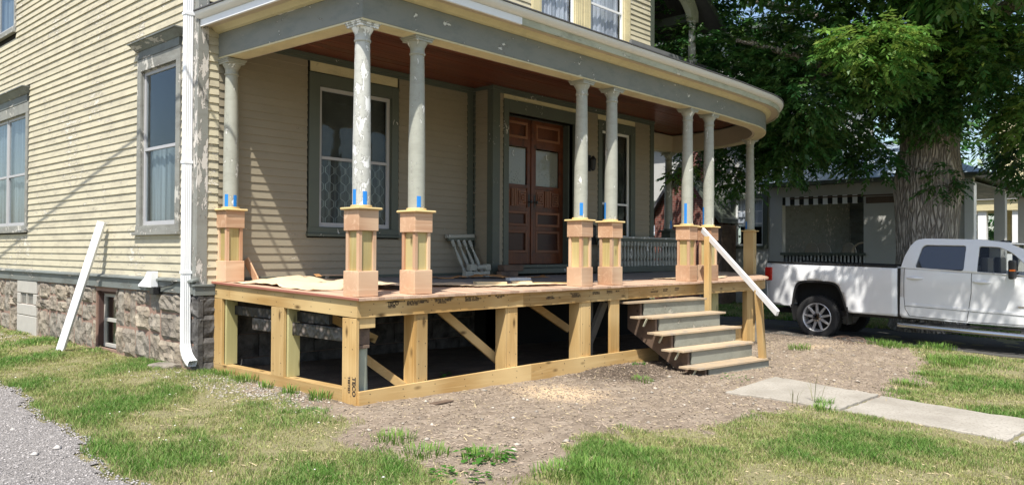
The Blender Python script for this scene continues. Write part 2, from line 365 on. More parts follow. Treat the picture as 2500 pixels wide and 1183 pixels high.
def snoise(x, y, s=1., seed=0):
    x = np.asarray(x)*s+seed*3.17; y = np.asarray(y)*s-seed*1.73
    return (np.sin(1.7*x+1.3*np.sin(1.1*y+.5))+np.sin(2.3*y+1.9*np.sin(.9*x))+.6*np.sin(4.1*x-3.3*y+1.5*np.sin(2.2*x+y))+.35*np.sin(8.3*x+6.1*y+2*np.sin(5.1*y-3*x))+.2*np.sin(17*x-13*y))/3.15

# ---------------------------------------------------------------- ground
def H(x, y):
    x = np.asarray(x, float); y = np.asarray(y, float)
    z = -1.085+.02*np.clip(y, -8, 3)-.0155*np.clip(x, -6, 14)
    z = z+.014*snoise(x, y, 1.6)+.008*snoise(x, y, 5, 2)+.004*snoise(x, y, 14, 6)
    z = z+.09*np.exp(-((x-9.2)**2/2.2+(y+1.4)**2/.8))+.06*np.exp(-((x-10.6)**2/.5+(y+2.2)**2/.4))+.05*np.exp(-((x-4.3)**2/.6+(y+.15)**2/.25))
    z = z-.05*np.exp(-((x-3.9)**2/.15+(y+.9)**2/.2))
    far = np.clip((np.abs(x)-30)/40, 0, 1)+np.clip((np.abs(y)-30)/40, 0, 1)
    return z*(1-np.clip(far, 0, 1))+(-1.35)*np.clip(far, 0, 1)
DIRT = np.array([(.3, 3.3), (-.15, 1.9), (-.45, .4), (-.55, -.5), (-.95, -1.1), (-1.03, -1.8), (-.9, -2.9), (-.4, -2.9), (.2, -2.57), (1.2, -2.5), (1.7, -2.75), (2.5, -3.1), (3.8, -2.9), (4.4, -3.3), (5, -3.3), (6, -3.45), (7.4, -3.1), (8.3, -3.0), (9.6, -2.6), (10.6, -2.0), (11.5, -.9), (13, .9), (13, 4.4), (.3, 4.4)])
def poly_sd(P, x, y):
    x = np.asarray(x, float); y = np.asarray(y, float); d = np.full(x.shape, 1e9); ins = np.zeros(x.shape, bool); n = len(P)
    for i in range(n):
        (x0, y0), (x1, y1) = P[i], P[(i+1) % n]; ex, ey = x1-x0, y1-y0
        t = np.clip(((x-x0)*ex+(y-y0)*ey)/(ex*ex+ey*ey), 0, 1); d = np.minimum(d, np.hypot(x-x0-t*ex, y-y0-t*ey))
        cr = ((y0 > y) != (y1 > y)) & (x < (x1-x0)*(y-y0)/((y1-y0) if y1 != y0 else 1e-9)+x0); ins ^= cr
    return np.where(ins, -d, d)
def dirt(x, y):
    d = poly_sd(DIRT, x, y)+.28*snoise(x, y, 2.1, 1)+.12*snoise(x, y, 7, 3)
    return np.clip(.5-d/.35, 0, 1)
def gravel_edge(y): return -2.2-.105*(3.47-np.clip(y, -8, 6))+.05*np.sin(3*y)+.03*np.sin(9*y)
xs = np.concatenate([[-400, -150, -60, -30, -16, -10, -7], np.arange(-6, 13.01, .09), [14, 16, 19, 24, 30, 45, 90, 200, 500]])
ys = np.concatenate([[-400, -120, -50, -25, -14, -10], np.arange(-8, 5.01, .09), [6, 8, 11, 15, 20, 30, 60, 150, 500]])
gx, gy = np.meshgrid(xs, ys); gz = H(gx, gy)
V = np.c_[gx.ravel(), gy.ravel(), gz.ravel()]; nx, ny = len(xs), len(ys)
ii = (np.arange(ny-1)[:, None]*nx+np.arange(nx-1)[None]).ravel(); Fq = np.c_[ii, ii+1, ii+nx+1, ii+nx]
dm = dirt(gx.ravel(), gy.ravel())
sawf = lambda x, y: np.clip(np.exp(-(((x-2.25)/.42)**2+((y+.75)/.50)**2))*1.3+np.exp(-(((x-9.3)/.5)**2+((y+.9)/.28)**2))-.12+.22*snoise(x, y, 9, 4), 0, 1)*np.where(y < .02, 1, 0)
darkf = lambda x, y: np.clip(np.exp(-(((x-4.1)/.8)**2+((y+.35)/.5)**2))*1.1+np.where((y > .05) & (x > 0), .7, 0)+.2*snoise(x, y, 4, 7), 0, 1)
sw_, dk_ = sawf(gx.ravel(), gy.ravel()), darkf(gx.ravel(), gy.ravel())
k = N('ground_soil'); a = k.new('ShaderNodeAttribute', attribute_name='Col'); sp = k.new('ShaderNodeSeparateColor'); k.link(a.outputs['Color'], sp.inputs[0])
v = k.coords(); n1 = k.noise(v, 3, 8, .65); n2 = k.noise(v, 45, 5, .7); n3 = k.noise(v, 9, 6, .7)
soil = k.mix(k.thr(n1, .3, .7), (.175, .135, .098), (.30, .24, .178)); soil = k.mix(k.math('MULTIPLY', k.thr(n2, .50, .70), .6), soil, (.14, .11, .085)); n4 = k.noise(k.coords((.45, 1.3, 1)), 4, 5, .6, 1.2); soil = k.mix(k.math('MULTIPLY', k.thr(n4, .5, .62), .6), soil, (.35, .29, .225)); soil = k.mix(k.thr(n3, .60, .72), soil, (.13, .10, .08))
lawn = k.mix(n1, (.18, .175, .075), (.31, .275, .155)); lawn = k.mix(k.thr(n2, .45, .7), lawn, (.09, .075, .045))
mk = k.math('ADD', sp.outputs[0], k.math('MULTIPLY_ADD', n3, .5)); mk.node.inputs[1].links[0].from_node.inputs[2].default_value = -.25
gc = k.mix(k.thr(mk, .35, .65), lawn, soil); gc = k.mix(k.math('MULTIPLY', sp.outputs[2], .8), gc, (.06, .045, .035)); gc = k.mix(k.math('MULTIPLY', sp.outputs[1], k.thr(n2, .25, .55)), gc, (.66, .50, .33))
k.col(gc); k.rough(.95); k.bump(n2, .7, .02); k.bump(n3, .6, .03); M['ground'] = k.m
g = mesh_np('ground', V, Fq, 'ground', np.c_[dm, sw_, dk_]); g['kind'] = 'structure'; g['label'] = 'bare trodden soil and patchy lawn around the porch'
def sheet(name, xr, yr, step, inside, dz, mat, label):
    X, Y = np.meshgrid(np.arange(*xr, step), np.arange(*yr, step)); nxx = X.shape[1]; Z = H(X, Y)+dz
    ok = inside(X, Y); i = (np.arange(X.shape[0]-1)[:, None]*nxx+np.arange(nxx-1)[None])
    keep = (ok[:-1, :-1] & ok[1:, :-1] & ok[:-1, 1:] & ok[1:, 1:]).ravel(); i = i.ravel()[keep]
    fq = np.c_[i, i+1, i+nxx+1, i+nxx]; used, inv = np.unique(fq, return_inverse=True)
    o = mesh_np(name, np.c_[X.ravel(), Y.ravel(), Z.ravel()][used], inv.reshape(fq.shape), mat); o['kind'] = 'structure'; o['label'] = label; return o
k = N('gravel'); v = k.coords(); vo = k.new('ShaderNodeTexVoronoi'); vo.inputs['Scale'].default_value = 75; k.link(v, vo.inputs['Vector']); n1 = k.noise(v, 2, 5)
sp = k.new('ShaderNodeSeparateColor'); k.link(vo.outputs['Color'], sp.inputs[0])
k.col(k.mix(k.math('MULTIPLY', n1, .55), k.mix(sp.outputs[0], (.15, .14, .135), (.36, .335, .32)), (.25, .23, .215))); k.rough(.9); k.bump(vo.outputs['Distance'], .9, .02); M['gravel'] = k.m
sheet('gravel_driveway', (-9, -2.1), (-8, 9), .06, lambda x, y: x < gravel_edge(y), .012, 'gravel', 'grey gravel driveway at the lower left beside the lawn')
k = N('asphalt'); n1 = k.noise(k.coords(), 40, 4); k.col(k.mix(n1, (.045, .043, .04), (.10, .095, .085))); k.rough(.95); k.bump(n1, .5, .01); M['asphalt'] = k.m
sheet('asphalt_driveway', (11.2, 15.6), (-12, 16), .2, lambda x, y: x > 11.35, .006, 'asphalt', 'dark shaded driveway under the parked pickup truck')

# concrete walk: separate slabs
k = N('slab_concrete'); v = k.coords(); n1 = k.noise(v, 1.8, 6, .6); n2 = k.noise(v, 40, 5)
c = k.mix(k.thr(n1, .3, .7), (.27, .245, .205), (.40, .37, .32)); c = k.mix(k.thr(n2, .5, .7), c, (.23, .205, .17)); k.col(c); k.rough(.85); k.bump(n2, .4, .006); M['slab'] = k.m
walk = thing('concrete_walk', 'concrete path of worn slabs running from the porch steps across the lawn', 'path', (4.6, -3, -1.2)); walk['kind'] = 'structure'
for pts, zz, tl in (([(3.86, -1.98), (5.42, -1.90), (5.08, -3.33), (3.84, -3.33)], .028, .0), ([(3.83, -3.36), (5.06, -3.36), (4.83, -4.99), (3.60, -4.93)], .022, .0), ([(3.58, -4.97), (4.81, -5.03), (4.6, -6.5), (3.4, -6.45)], .02, 0), ([(3.38, -6.5), (4.58, -6.54), (4.4, -8.0), (3.2, -7.95)], .02, 0)):
    b = MB(); n = 14; e = []
    for i in range(4):
        p, q = pts[i], pts[(i+1) % 4]
        for j in range(n):
            t = j/n; jx = .012*math.sin(7*i+j*2.3); e.append((p[0]+(q[0]-p[0])*t+jx, p[1]+(q[1]-p[1])*t+.7*jx))
    zc = [float(H(*p))+zz for p in e]; zm = sum(zc)/len(zc)
    b.prism([(x, y, zm-.12+(z-zm)*.6) for (x, y), z in zip(e, zc)], (0, 0, .12)); b.build('slab', 'slab', walk, bevel=.008)

# ---------------------------------------------------------------- the old house
HX, HXR, D1, D2 = -.20, 9.42, 3.05, 2.60
house = thing('house', 'old two-storey clapboard house with peeling cream paint and grey trim behind the porch', 'house', (HX, D1, -1.05))
FL = lambda a, o, z: (HX-o, a, z)            # left wall, a = Y
FF = lambda a, o, z: (a, D1-o, z)            # front wall left part
FJ = lambda a, o, z: (4.61-o, a, z)          # jog
FD = lambda a, o, z: (a, D2-o, z)            # door wall
FR = lambda a, o, z: (HXR+o, a, z)
side_count = [0]
stuff_sid = MB()
def siding(F, a0, a1, z0, z1, e, holes, mat, stuff=None, butt=.019):
    n = int((z1-z0)/e)+1
    for i in range(n):
        zb = z0+i*e; zt = min(zb+e+.012, z1)
        if zt-zb < .02: continue
        hs = [(h[0], h[1]) for h in holes if h[2] < zb+e*.6 and h[3] > zb+e*.4]
        for s0, s1 in sub_intervals(a0, a1, hs):
            j = random.uniform(-.0015, .0015); cuts = [s0, s1]
            if s1-s0 > 5: cuts = [s0, s0+(s1-s0)*random.uniform(.25, .75), s1]
            for c0, c1 in zip(cuts[:-1], cuts[1:]):
                b = stuff if stuff is not None else MB(); c1 -= .002
                ob = butt+random.uniform(-.003, .003)
                b.hexa([F(c0, -.004, zb+j), F(c1, -.004, zb+j), F(c1, ob, zb+j), F(c0, ob, zb-j), F(c0, -.004, zt), F(c1, -.004, zt), F(c1, .003, zt), F(c0, .003, zt)])
                if stuff is None: b.build('siding_board', mat, house); side_count[0] += 1
def wall_cells(b, F, a0, a1, z0, z1, o0, o1, holes):
    A = sorted({a0, a1, *[h[0] for h in holes], *[h[1] for h in holes]}); Zs = sorted({z0, z1, *[h[2] for h in holes], *[h[3] for h in holes]})
    A = [a for a in A if a0 <= a <= a1]; Zs = [z for z in Zs if z0 <= z <= z1]
    for p, q in zip(A[:-1], A[1:]):
        for r, t in zip(Zs[:-1], Zs[1:]):
            m, w = (p+q)/2, (r+t)/2
            if any(h[0] < m < h[1] and h[2] < w < h[3] for h in holes): continue
            b.fbox(F, p, q, o0, o1, r, t)
# openings (glass area incl. frame): a0,a1,z0,z1
L1 = (3.62, 4.70, .80, 2.93); L2 = (9.60, 11.95, .90, 2.93); L3 = (10.35, 12.7, 4.62, 6.3)
BW = (5.50, 6.25, -.98, -.14)
holesL = [L1, L2, L3, BW]
wb = MB(); wall_cells(wb, FL, 3.06, 14, -1.3, 7.6, -.16, -.03, holesL); wb.build('left_wall', 'dark', house)
FW1 = (1.55, 2.84, .80, 2.80)
wf = MB(); wall_cells(wf, FF, HX+.03, 4.62, -1.3, 7.6, -.16, -.03, [FW1]); wf.build('front_wall', 'dark', house)
DOOR = (4.97, 6.77, .10, 2.83); FW2 = (7.62, 8.60, .74, 2.84); UW1 = (5.80, 6.78, 4.3, 6.3); UW2 = (7.24, 8.36, 4.3, 6.3)
wd = MB(); wall_cells(wd, FD, 4.64, HXR-.03, -1.3, 7.6, -.16, -.03, [DOOR, FW2, UW1, UW2]); wd.fbox(FJ, D2+.03, D1+.1, -.16, -.03, -1.3, 7.6); wd.fbox(FR, D2+.03, 14, -.16, -.03, -1.3, 7.6)
wd.build('entrance_wall', 'dark', house)
MB().box(HX+.03, HXR-.03, 13.9, 14, -1.3, 7.6).box(HX-.3, HXR+.3, 2.2, 14.3, 7.6, 7.8).build('rear_wall', 'dark', house)
SB0 = .63-.107*5                      # first row of the left wall
siding(FL, 3.17, 13.9, SB0, 6.4, .1073, [(3.485, 4.825, .70, 3.33), (9.45, 12.1, .71, 3.42), (10.25, 12.85, 4.42, 6.4)], 'siding_out', butt=.0225)
siding(FF, HX+.118, .06, .05, 3.30, .1037, [], 'siding_out', butt=.022)
siding(FF, .06, 4.45, .125, 3.22, .1037, [(1.36, 2.985, .69, 3.22)], 'siding_porch_shade')
siding(FJ, D2+.10, D1-.02, .105, 3.2, .1037, [], 'siding_porch_shade')
siding(FD, 4.76, 9.31, .105, 3.2, .1037, [(4.85, 6.90, 0, 3.2), (7.50, 8.75, .66, 3.2)], 'siding_porch_shade')
siding(FD, 4.7, 9.31, 3.95, 6.8, .1037, [(5.53, 8.57, 4.2, 6.6)], 'siding_out', stuff=stuff_sid, butt=.022)
siding(FF, HX+.12, 4.6, 3.6, 6.8, .1037, [], 'siding_out', stuff=stuff_sid, butt=.022)
siding(FR, 2.72, 8, .1, 6.8, .1037, [], 'siding_porch_shade', stuff=stuff_sid)
o = stuff_sid.build('upper_siding', 'siding_out', house); o['kind'] = 'stuff'
print('siding boards', side_count[0])
# corner boards and trim
b = MB(); b.box(HX-.025, HX+.115, D1-.028, D1-.0, .02, 7.5); b.build('corner_board', 'corner_trim', house, bevel=.003)
b = MB(); b.box(HX-.027, HX-.002, D1+.002, D1+.115, .02, 7.5); b.build('corner_board', 'corner_trim', house, bevel=.003)
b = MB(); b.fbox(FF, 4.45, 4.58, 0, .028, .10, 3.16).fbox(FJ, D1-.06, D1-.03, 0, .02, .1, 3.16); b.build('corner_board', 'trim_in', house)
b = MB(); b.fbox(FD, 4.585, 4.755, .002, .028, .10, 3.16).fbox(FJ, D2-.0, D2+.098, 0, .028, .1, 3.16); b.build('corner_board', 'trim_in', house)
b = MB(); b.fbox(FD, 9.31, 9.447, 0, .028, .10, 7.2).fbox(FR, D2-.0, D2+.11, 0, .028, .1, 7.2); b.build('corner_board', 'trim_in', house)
b = MB(); b.fbox(FL, 3.06, 13.9, 0, .05, -.075, .095); b.build('skirt_board', 'skirt', house, bevel=.004)
b = MB(); b.hexa([FL(3.0, 0, .096), FL(13.9, 0, .096), FL(13.9, .085, .078), FL(3.0, .085, .078), FL(3.0, 0, .125), FL(13.9, 0, .125), FL(13.9, .08, .098), FL(3.0, .08, .098)]); b.build('water_table', 'skirt', house)
b = MB(); b.box(HX-.05, .045, D1-.055, D1-.0, -.09, .02).box(HX-.07, .03, D1-.075, D1-.0, .022, .05); b.build('skirt_board', 'skirt', house, bevel=.004)
for F_a in ((FF, .06, 4.61, .125), (FD, 4.7, 4.86, .105), (FD, 6.9, 9.31, .105)): MB().fbox(F_a[0], F_a[1], F_a[2], 0, .03, .075, F_a[3]).build('baseboard', 'trim_in', house)
# crown moulding under the porch ceiling and flat frieze panels
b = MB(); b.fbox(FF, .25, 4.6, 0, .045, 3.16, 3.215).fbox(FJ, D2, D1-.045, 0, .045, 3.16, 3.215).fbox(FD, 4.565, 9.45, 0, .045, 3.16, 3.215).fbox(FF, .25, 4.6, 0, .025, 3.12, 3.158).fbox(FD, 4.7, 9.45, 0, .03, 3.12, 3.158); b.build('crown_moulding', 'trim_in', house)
for F, a0, a1, z0 in ((FF, 1.40, 2.95, 2.98), (FD, 4.86, 6.89, 3.045), (FD, 7.50, 8.75, 3.02)):
    MB().fbox(F, a0, a1, 0, .016, z0, 3.118).build('frieze_panel', 'soffit', house)
for F, a in ((FF, .0), ):
    pass

def window(F, hole, cas, cmat, fmat, rails=(), mulls=(), glassm='glass', curtain=None, sill=.05, cornice=None, depth=.05, fw=.045, cas_extra=0., curt_z=None):
    a0, a1, z0, z1 = hole; c0, c1, cb, ct = cas
    b = MB(); t = .032
    b.fbox(F, c0, a0, .001, t, z0, ct).fbox(F, a1, c1, .001, t, z0, ct).fbox(F, a0, a1, .001, t, z1, ct).fbox(F, c0-.01, c1+.01, .001, t+.004, z0-.085, z0-.0)
    # reveals
    b.fbox(F, a0, a0+.012, -.10, 0, z0, z1).fbox(F, a1-.012, a1, -.10, 0, z0, z1).fbox(F, a0+.012, a1-.012, -.10, 0, z1-.012, z1).fbox(F, a0+.012, a1-.012, -.10, 0, z0, z0+.012)
    w = b.build('window', cmat, house, bevel=.003)
    MB().fbox(F, c0-.035, c1+.035, .001, .075, z0-.125, z0-.087).build('sill', cmat, w, bevel=.004)
    if cornice:
        b = MB(); b.fbox(F, c0+.02, c1-.02, .0, .04, ct+.002, ct+cornice*.55)
        b.hexa([F(c0-.01, 0, ct+cornice*.55), F(c1+.01, 0, ct+cornice*.55), F(c1+.01, .05, ct+cornice*.55), F(c0-.01, .05, ct+cornice*.55), F(c0-.06, 0, ct+cornice), F(c1+.06, 0, ct+cornice), F(c1+.06, .13, ct+cornice), F(c0-.06, .13, ct+cornice)])
        b.fbox(F, c0-.07, c1+.07, 0, .15, ct+cornice+.002, ct+cornice+.02); b.build('cornice', 'skirt', w)
    o0, o1 = -.055, -.02
    edges = [a0+.012]+list(mulls)+[a1-.012]
    for m0, m1 in zip(edges[:-1], edges[1:]):
        if mulls: m0, m1 = m0+(.0 if m0 == edges[0] else .02), m1-(.0 if m1 == edges[-1] else .02)
        f = MB(); f.fbox(F, m0, m0+fw, o0, o1, z0+.012, z1-.012).fbox(F, m1-fw, m1, o0, o1, z0+.012, z1-.012).fbox(F, m0+fw, m1-fw, o0, o1, z0+.012, z0+.012+fw*1.2).fbox(F, m0+fw, m1-fw, o0, o1, z1-.012-fw, z1-.012)
        f.build('window_frame', fmat, w)
        zs = [z0+.012+fw*1.2]+[r for r in rails]+[z1-.012-fw]
        for r in rails: MB().fbox(F, m0+fw, m1-fw, o0+.004, o1+.006, r-.02, r+.02).build('meeting_rail', fmat, w)
        for q, (p0, p1) in enumerate(zip(zs[:-1], zs[1:])):
            MB().fbox(F, m0+fw, m1-fw, o0+.010+.004*q, o0+.014+.004*q, p0, p1).build('pane', glassm, w)
    for r in mulls: MB().fbox(F, r-.02, r+.02, o0, o1+.008, z0+.012, z1-.012).build('mullion', fmat, w)
    if curtain:
        cz0, cz1 = curt_z or (z0, z1)
        n = 26; vs = []; b = MB()
        for i in range(n+1):
            a = a0+.02+(a1-a0-.04)*i/n; off = -.115+.012*math.sin(i*1.9)+.008*math.sin(i*.7); vs.append((a, off))
        pts = [F(a, o, cz0) for a, o in vs]+[F(a, o, cz1) for a, o in vs]
        b.v = pts; b.f = [(i, i+1, n+2+i, n+1+i) for i in range(n)]; b.build('curtain', curtain, w, smooth=True)
    return w
window(FL, L1, (3.50, 4.81, .80, 3.10), 'trim_out', 'greytrim', rails=(1.85,), curtain='dimcurtain', cornice=.20, curt_z=(.8, 1.85))
window(FL, L2, (9.48, 12.08, .90, 3.12), 'trim_out', 'greytrim', rails=(1.84,), mulls=(10.78,), curtain='dimcurtain', cornice=.24)
window(FL, L3, (10.28, 12.82, 4.62, 6.35), 'trim_out', 'greytrim', rails=(5.5,), mulls=(11.5,), curtain='dimcurtain')
window(FF, FW1, (1.38, 2.965, .80, 2.965), 'trim_in', 'greytrim', rails=(1.79,), curtain='net', fw=.05, curt_z=(.8, 1.8))
MB().fbox(FF, 1.58, 2.81, -.13, -.125, 1.8, 2.79).build('upper_pane_backing', plain('dull_pane_backing', (.065, .06, .05), .8, .5), bpy.data.objects['window.003'])  # added sheet, its dull tone lifts the black upper pane
MB().box(7.64, 8.58, 2.72, 2.725, .76, 2.82).build('narrow_window_backing', plain('dull_pane_backing', (.07, .07, .06), .8, .6), house)  # added sheet behind the narrow window, keeps the glass from going black
window(FD, FW2, (7.50, 8.75, .74, 3.01), 'trim_in', 'whitetrim', rails=(1.42,), curtain=None, glassm='glassdark')
w = window(FD, UW1, (5.54, 6.99, 4.3, 6.6), 'soffit', 'white', rails=(5.28,), curtain='curtain', glassm='glasswhite')
w = window(FD, UW2, (7.02, 8.56, 4.3, 6.6), 'soffit', 'white', rails=(5.22,), curtain='curtain', glassm='glasswhite')
for a in (5.58, 5.63, 5.68, 5.73, 6.84, 6.90, 6.96, 7.05, 7.10, 7.15, 7.2, 8.41, 8.46, 8.51):
    MB().fbox(FD, a-.016, a+.016, .032, .042, 4.4, 6.5).build('flute', 'soffit', w)
# leaded-glass style streaks in the left parlour window: crossed tape lines
# double front door
DY = 2.85
FDR = lambda a, o, z: (a, DY-o, z)
dr = MB(); dr.fbox(FD, 4.85, 4.97, .001, .035, .10, 3.04).fbox(FD, 6.77, 6.89, .001, .035, .10, 3.04).fbox(FD, 4.97, 6.77, .001, .035, 2.83, 3.04)
dr.box(4.955, 4.97, D2+.002, DY+.06, .10, 2.83).box(6.77, 6.785, D2+.002, DY+.06, .10, 2.83).box(4.97, 6.77, D2+.002, DY+.06, 2.83, 2.845)
dr.box(6.74, 6.768, D2+.10, D2+.14, .12, 2.82)
door = dr.build('double_door', 'trim_in', house, bevel=.003)
def leaf(x0, x1, knob):
    L = MB(); t = .045; zb, zt = .262, 2.825; w = x1-x0; st = .105
    gz0, gz1 = 1.66, 2.33
    L.fbox(FDR, x0, x0+st, -t, 0, zb, zt).fbox(FDR, x1-st, x1, -t, 0, zb, zt)
    for z0, z1 in ((zb, .46), (.85, .93), (1.19, 1.26), (1.60, gz0), (gz1, 2.47), (2.76, zt)): L.fbox(FDR, x0+st, x1-st, -t, 0, z0, z1)
    lf = L.build('door_leaf', 'door', door, bevel=.003)
    for z0, z1, m in ((.46, .85, 'doordark'), (.93, 1.19, 'doordark'), (2.47, 2.76, 'door')):
        MB().fbox(FDR, x0+st, x1-st, -t+.006, -.026, z0, z1).build('door_panel', m, door)
        mo = MB(); a0, a1 = x0+st, x1-st; q = .045
        mo.fbox(FDR, a0, a0+q, -.024, .008, z0, z1).fbox(FDR, a1-q, a1, -.024, .008, z0, z1).fbox(FDR, a0+q, a1-q, -.024, .008, z0, z0+q).fbox(FDR, a0+q, a1-q, -.024, .008, z1-q, z1)
        mo.build('panel_moulding', 'doorlight', door, bevel=.006)
    # carved middle band: two small squares, fluted centre
    MB().fbox(FDR, x0+st, x1-st, -t+.006, -.02, 1.26, 1.60).build('door_panel', 'door', door)
    cx = (x0+x1)/2
    for sx in (-1, 1):
        c = cx+sx*.215; mo = MB()
        for r, o_ in ((.10, .0), (.065, .008), (.03, .014)):
            mo.fbox(FDR, c-r, c+r, -.02, o_, 1.43-r*1.2, 1.43-r*1.2+.022).fbox(FDR, c-r, c+r, -.02, o_, 1.43+r*1.2-.022, 1.43+r*1.2).fbox(FDR, c-r, c-r+.02, -.02, o_, 1.43-r*1.2+.022, 1.43+r*1.2-.022).fbox(FDR, c+r-.02, c+r, -.02, o_, 1.43-r*1.2+.022, 1.43+r*1.2-.022)
        mo.build('carved_square', 'doorlight', door)
    mo = MB()
    for i in range(4): mo.fbox(FDR, cx-.075+i*.042, cx-.05+i*.042, -.02, .006, 1.28, 1.58)
    mo.build('carved_flutes', 'doorlight', door)
    MB().fbox(FDR, x0+st+.0, x1-st, -.03, -.026, gz0, gz1).build('door_pane', 'glassdark', door)
    lc = MB(); lc.fbox(FDR, x0+st+.0, x1-st, -.058, -.050, gz0, gz1-.02); lc.build('lace_curtain', 'lace', door)
    # small white crescent hanging behind the glass
    cz = gz1-.13; cr = MB(); pts = [(cx+.028*math.cos(t_), cz+.05*math.sin(t_)) for t_ in np.linspace(R(100), R(290), 10)]+[(cx+.006+.022*math.cos(t_), cz+.036*math.sin(t_)) for t_ in np.linspace(R(290), R(100), 8)]
    cr.prism([(x, DY+.022, z) for x, z in pts], (0, .004, 0)); cr.build('curtain_tieback', 'whitetrim', door)
    kx = knob
    kb = MB(); kb.fbox(FDR, kx-.022, kx+.022, 0, .006, 1.27, 1.49); kb.tube([(kx, DY, 1.36), (kx, DY-.05, 1.36), (kx, DY-.055, 1.36), (kx, DY-.075, 1.36)], [.01, .01, .03, .018], 10); kb.build('door_knob', 'iron', door)
leaf(4.975, 5.862, 5.80); leaf(5.885, 6.765, 5.955)
MB().fbox(FDR, 5.845, 5.905, .0, .018, .265, 2.82).build('astragal', 'door', door, bevel=.004)
MB().box(4.83, 6.91, D2-.09, DY-.01, .20, .255).build('threshold', 'trim_in', door, bevel=.008)
MB().box(4.90, 6.85, D2-.20, D2-.005, .105, .195).build('door_step', 'trim_in', door, bevel=.008)
# foundation stones
def rough_stone(F, a0, a1, z0, z1, depth, mat, nx_=7, nz_=5, amp=.035, name='foundation_stone'):
    b = MB(); r = random.uniform(0, 50); n = []
    for j in range(nz_+1):
        for i in range(nx_+1):
            u, w_ = i/nx_, j/nz_; edge = min(u, 1-u, w_, 1-w_)
            h = depth+(0 if edge < .01 else amp*(.55+.8*float(snoise(u*(a1-a0)*5+r, w_*(z1-z0)*7+r*.3, 1.3))+.7*random.random()))
            n.append(F(a0+(a1-a0)*u, h, z0+(z1-z0)*w_))
    bk = [F(a0, -.03, z0), F(a1, -.03, z0), F(a1, -.03, z1), F(a0, -.03, z1)]
    o_ = len(n); fs = [(j*(nx_+1)+i, j*(nx_+1)+i+1, (j+1)*(nx_+1)+i+1, (j+1)*(nx_+1)+i) for j in range(nz_) for i in range(nx_)]
    bot = list(range(nx_+1)); top = [nz_*(nx_+1)+i for i in range(nx_+1)]; lf = [j*(nx_+1) for j in range(nz_+1)]; rt = [j*(nx_+1)+nx_ for j in range(nz_+1)]
    fs += [tuple(bot[::-1]+[o_, o_+1]), tuple(top+[o_+2, o_+3]), tuple(lf+[o_+3, o_]), tuple(rt[::-1]+[o_+1, o_+2])]
    c = n[0]; b.v = n+bk; b.f = fs
    ob = b.build(name, mat, house)
    bmm = bmesh.new(); bmm.from_mesh(ob.data); bmesh.ops.recalc_face_normals(bmm, faces=bmm.faces); bmm.to_mesh(ob.data); bmm.free(); return ob
FLs = lambda a, o, z: (HX+.03-o, a, z)
mj = MB(); wall_cells(mj, lambda a, o, z: (HX-o, a, z), D1+.02, 14, -1.4, -.075, -.06, .008, [BW]); mj.box(HX+.06, HXR, D1+.02, D1+.08, -1.4, -.0); mj.build('mortar_joint', 'mortar', house)
courses = [(-1.32, -1.04), (-1.03, -.75), (-.74, -.50), (-.49, -.28), (-.27, -.08)]
def lay(z0, z1, a, aend):
    while a < aend-.05:
        w_ = random.uniform(.30, .85); a1 = min(a+w_, aend)
        if aend-a1 < .15: a1 = aend
        yield a, a1; a = a1
def put(t0, t1, z0, z1):
    for s0, s1 in sub_intervals(t0, t1, [(BW[0]-.02, BW[1]+.02), (8.86, 9.94)]):
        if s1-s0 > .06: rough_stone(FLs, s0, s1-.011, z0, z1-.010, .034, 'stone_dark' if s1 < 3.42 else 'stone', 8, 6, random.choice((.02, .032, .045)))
for a0_, a1_ in lay(0, 0, 3.0, 13.6):
    mid = random.choice((-.70, -.62, -.55)); put(a0_, a1_, -1.32, -1.02)
    r_2 = random.random(); xm = a0_+(a1_-a0_)*random.uniform(.4, .6)
    if r_2 < .35 or a1_-a0_ < .4: put(a0_, a1_, -1.02, mid)
    else: put(a0_, xm, -1.02, mid); put(xm, a1_, -1.02, mid)
    r_2 = random.random()
    if r_2 < .3: put(a0_, a1_, mid, -.34); put(a0_, a1_, -.34, -.07)
    elif r_2 < .6: put(a0_, xm, mid, -.07); put(xm, a1_, mid, -.40); put(xm, a1_, -.40, -.07)
    else: put(a0_, xm, mid, -.36); put(xm, a1_, mid, -.28); put(a0_, xm, -.36, -.07); put(xm, a1_, -.28, -.07)
for z0, z1 in [(-1.3, -.93), (-.92, -.62), (-.61, -.34), (-.33, -.10)]:
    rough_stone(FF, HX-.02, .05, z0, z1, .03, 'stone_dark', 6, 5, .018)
for z0, z1 in [(-1.3, -.93), (-.92, -.62), (-.61, -.34), (-.33, .0)]:
    a = .06
    while a < 9.2:
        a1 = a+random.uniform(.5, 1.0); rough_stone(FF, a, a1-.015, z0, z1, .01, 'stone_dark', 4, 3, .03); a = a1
# pale blocks round a small vent
for z0, z1 in ((-1.2, -.70), (-.69, -.50), (-.30, -.08)): MB().fbox(FLs, 8.88, 9.92, -.02, .07, z0, z1).build('vent_block', 'vent', house, bevel=.01)
for a0, a1 in ((8.88, 9.05), (9.75, 9.92)): MB().fbox(FLs, a0, a1, -.02, .07, -.49, -.31).build('vent_block', 'vent', house, bevel=.01)
vp = MB(); vp.fbox(FLs, 9.055, 9.38, .0, .04, -.49, -.31).fbox(FLs, 9.42, 9.745, .0, .04, -.49, -.31); vp.build('vent_pane', 'old'+'Z', house)
vb = MB(); vb.fbox(FLs, 9.385, 9.415, -.02, .065, -.49, -.31); vb.build('vent_bar', 'vent', house)
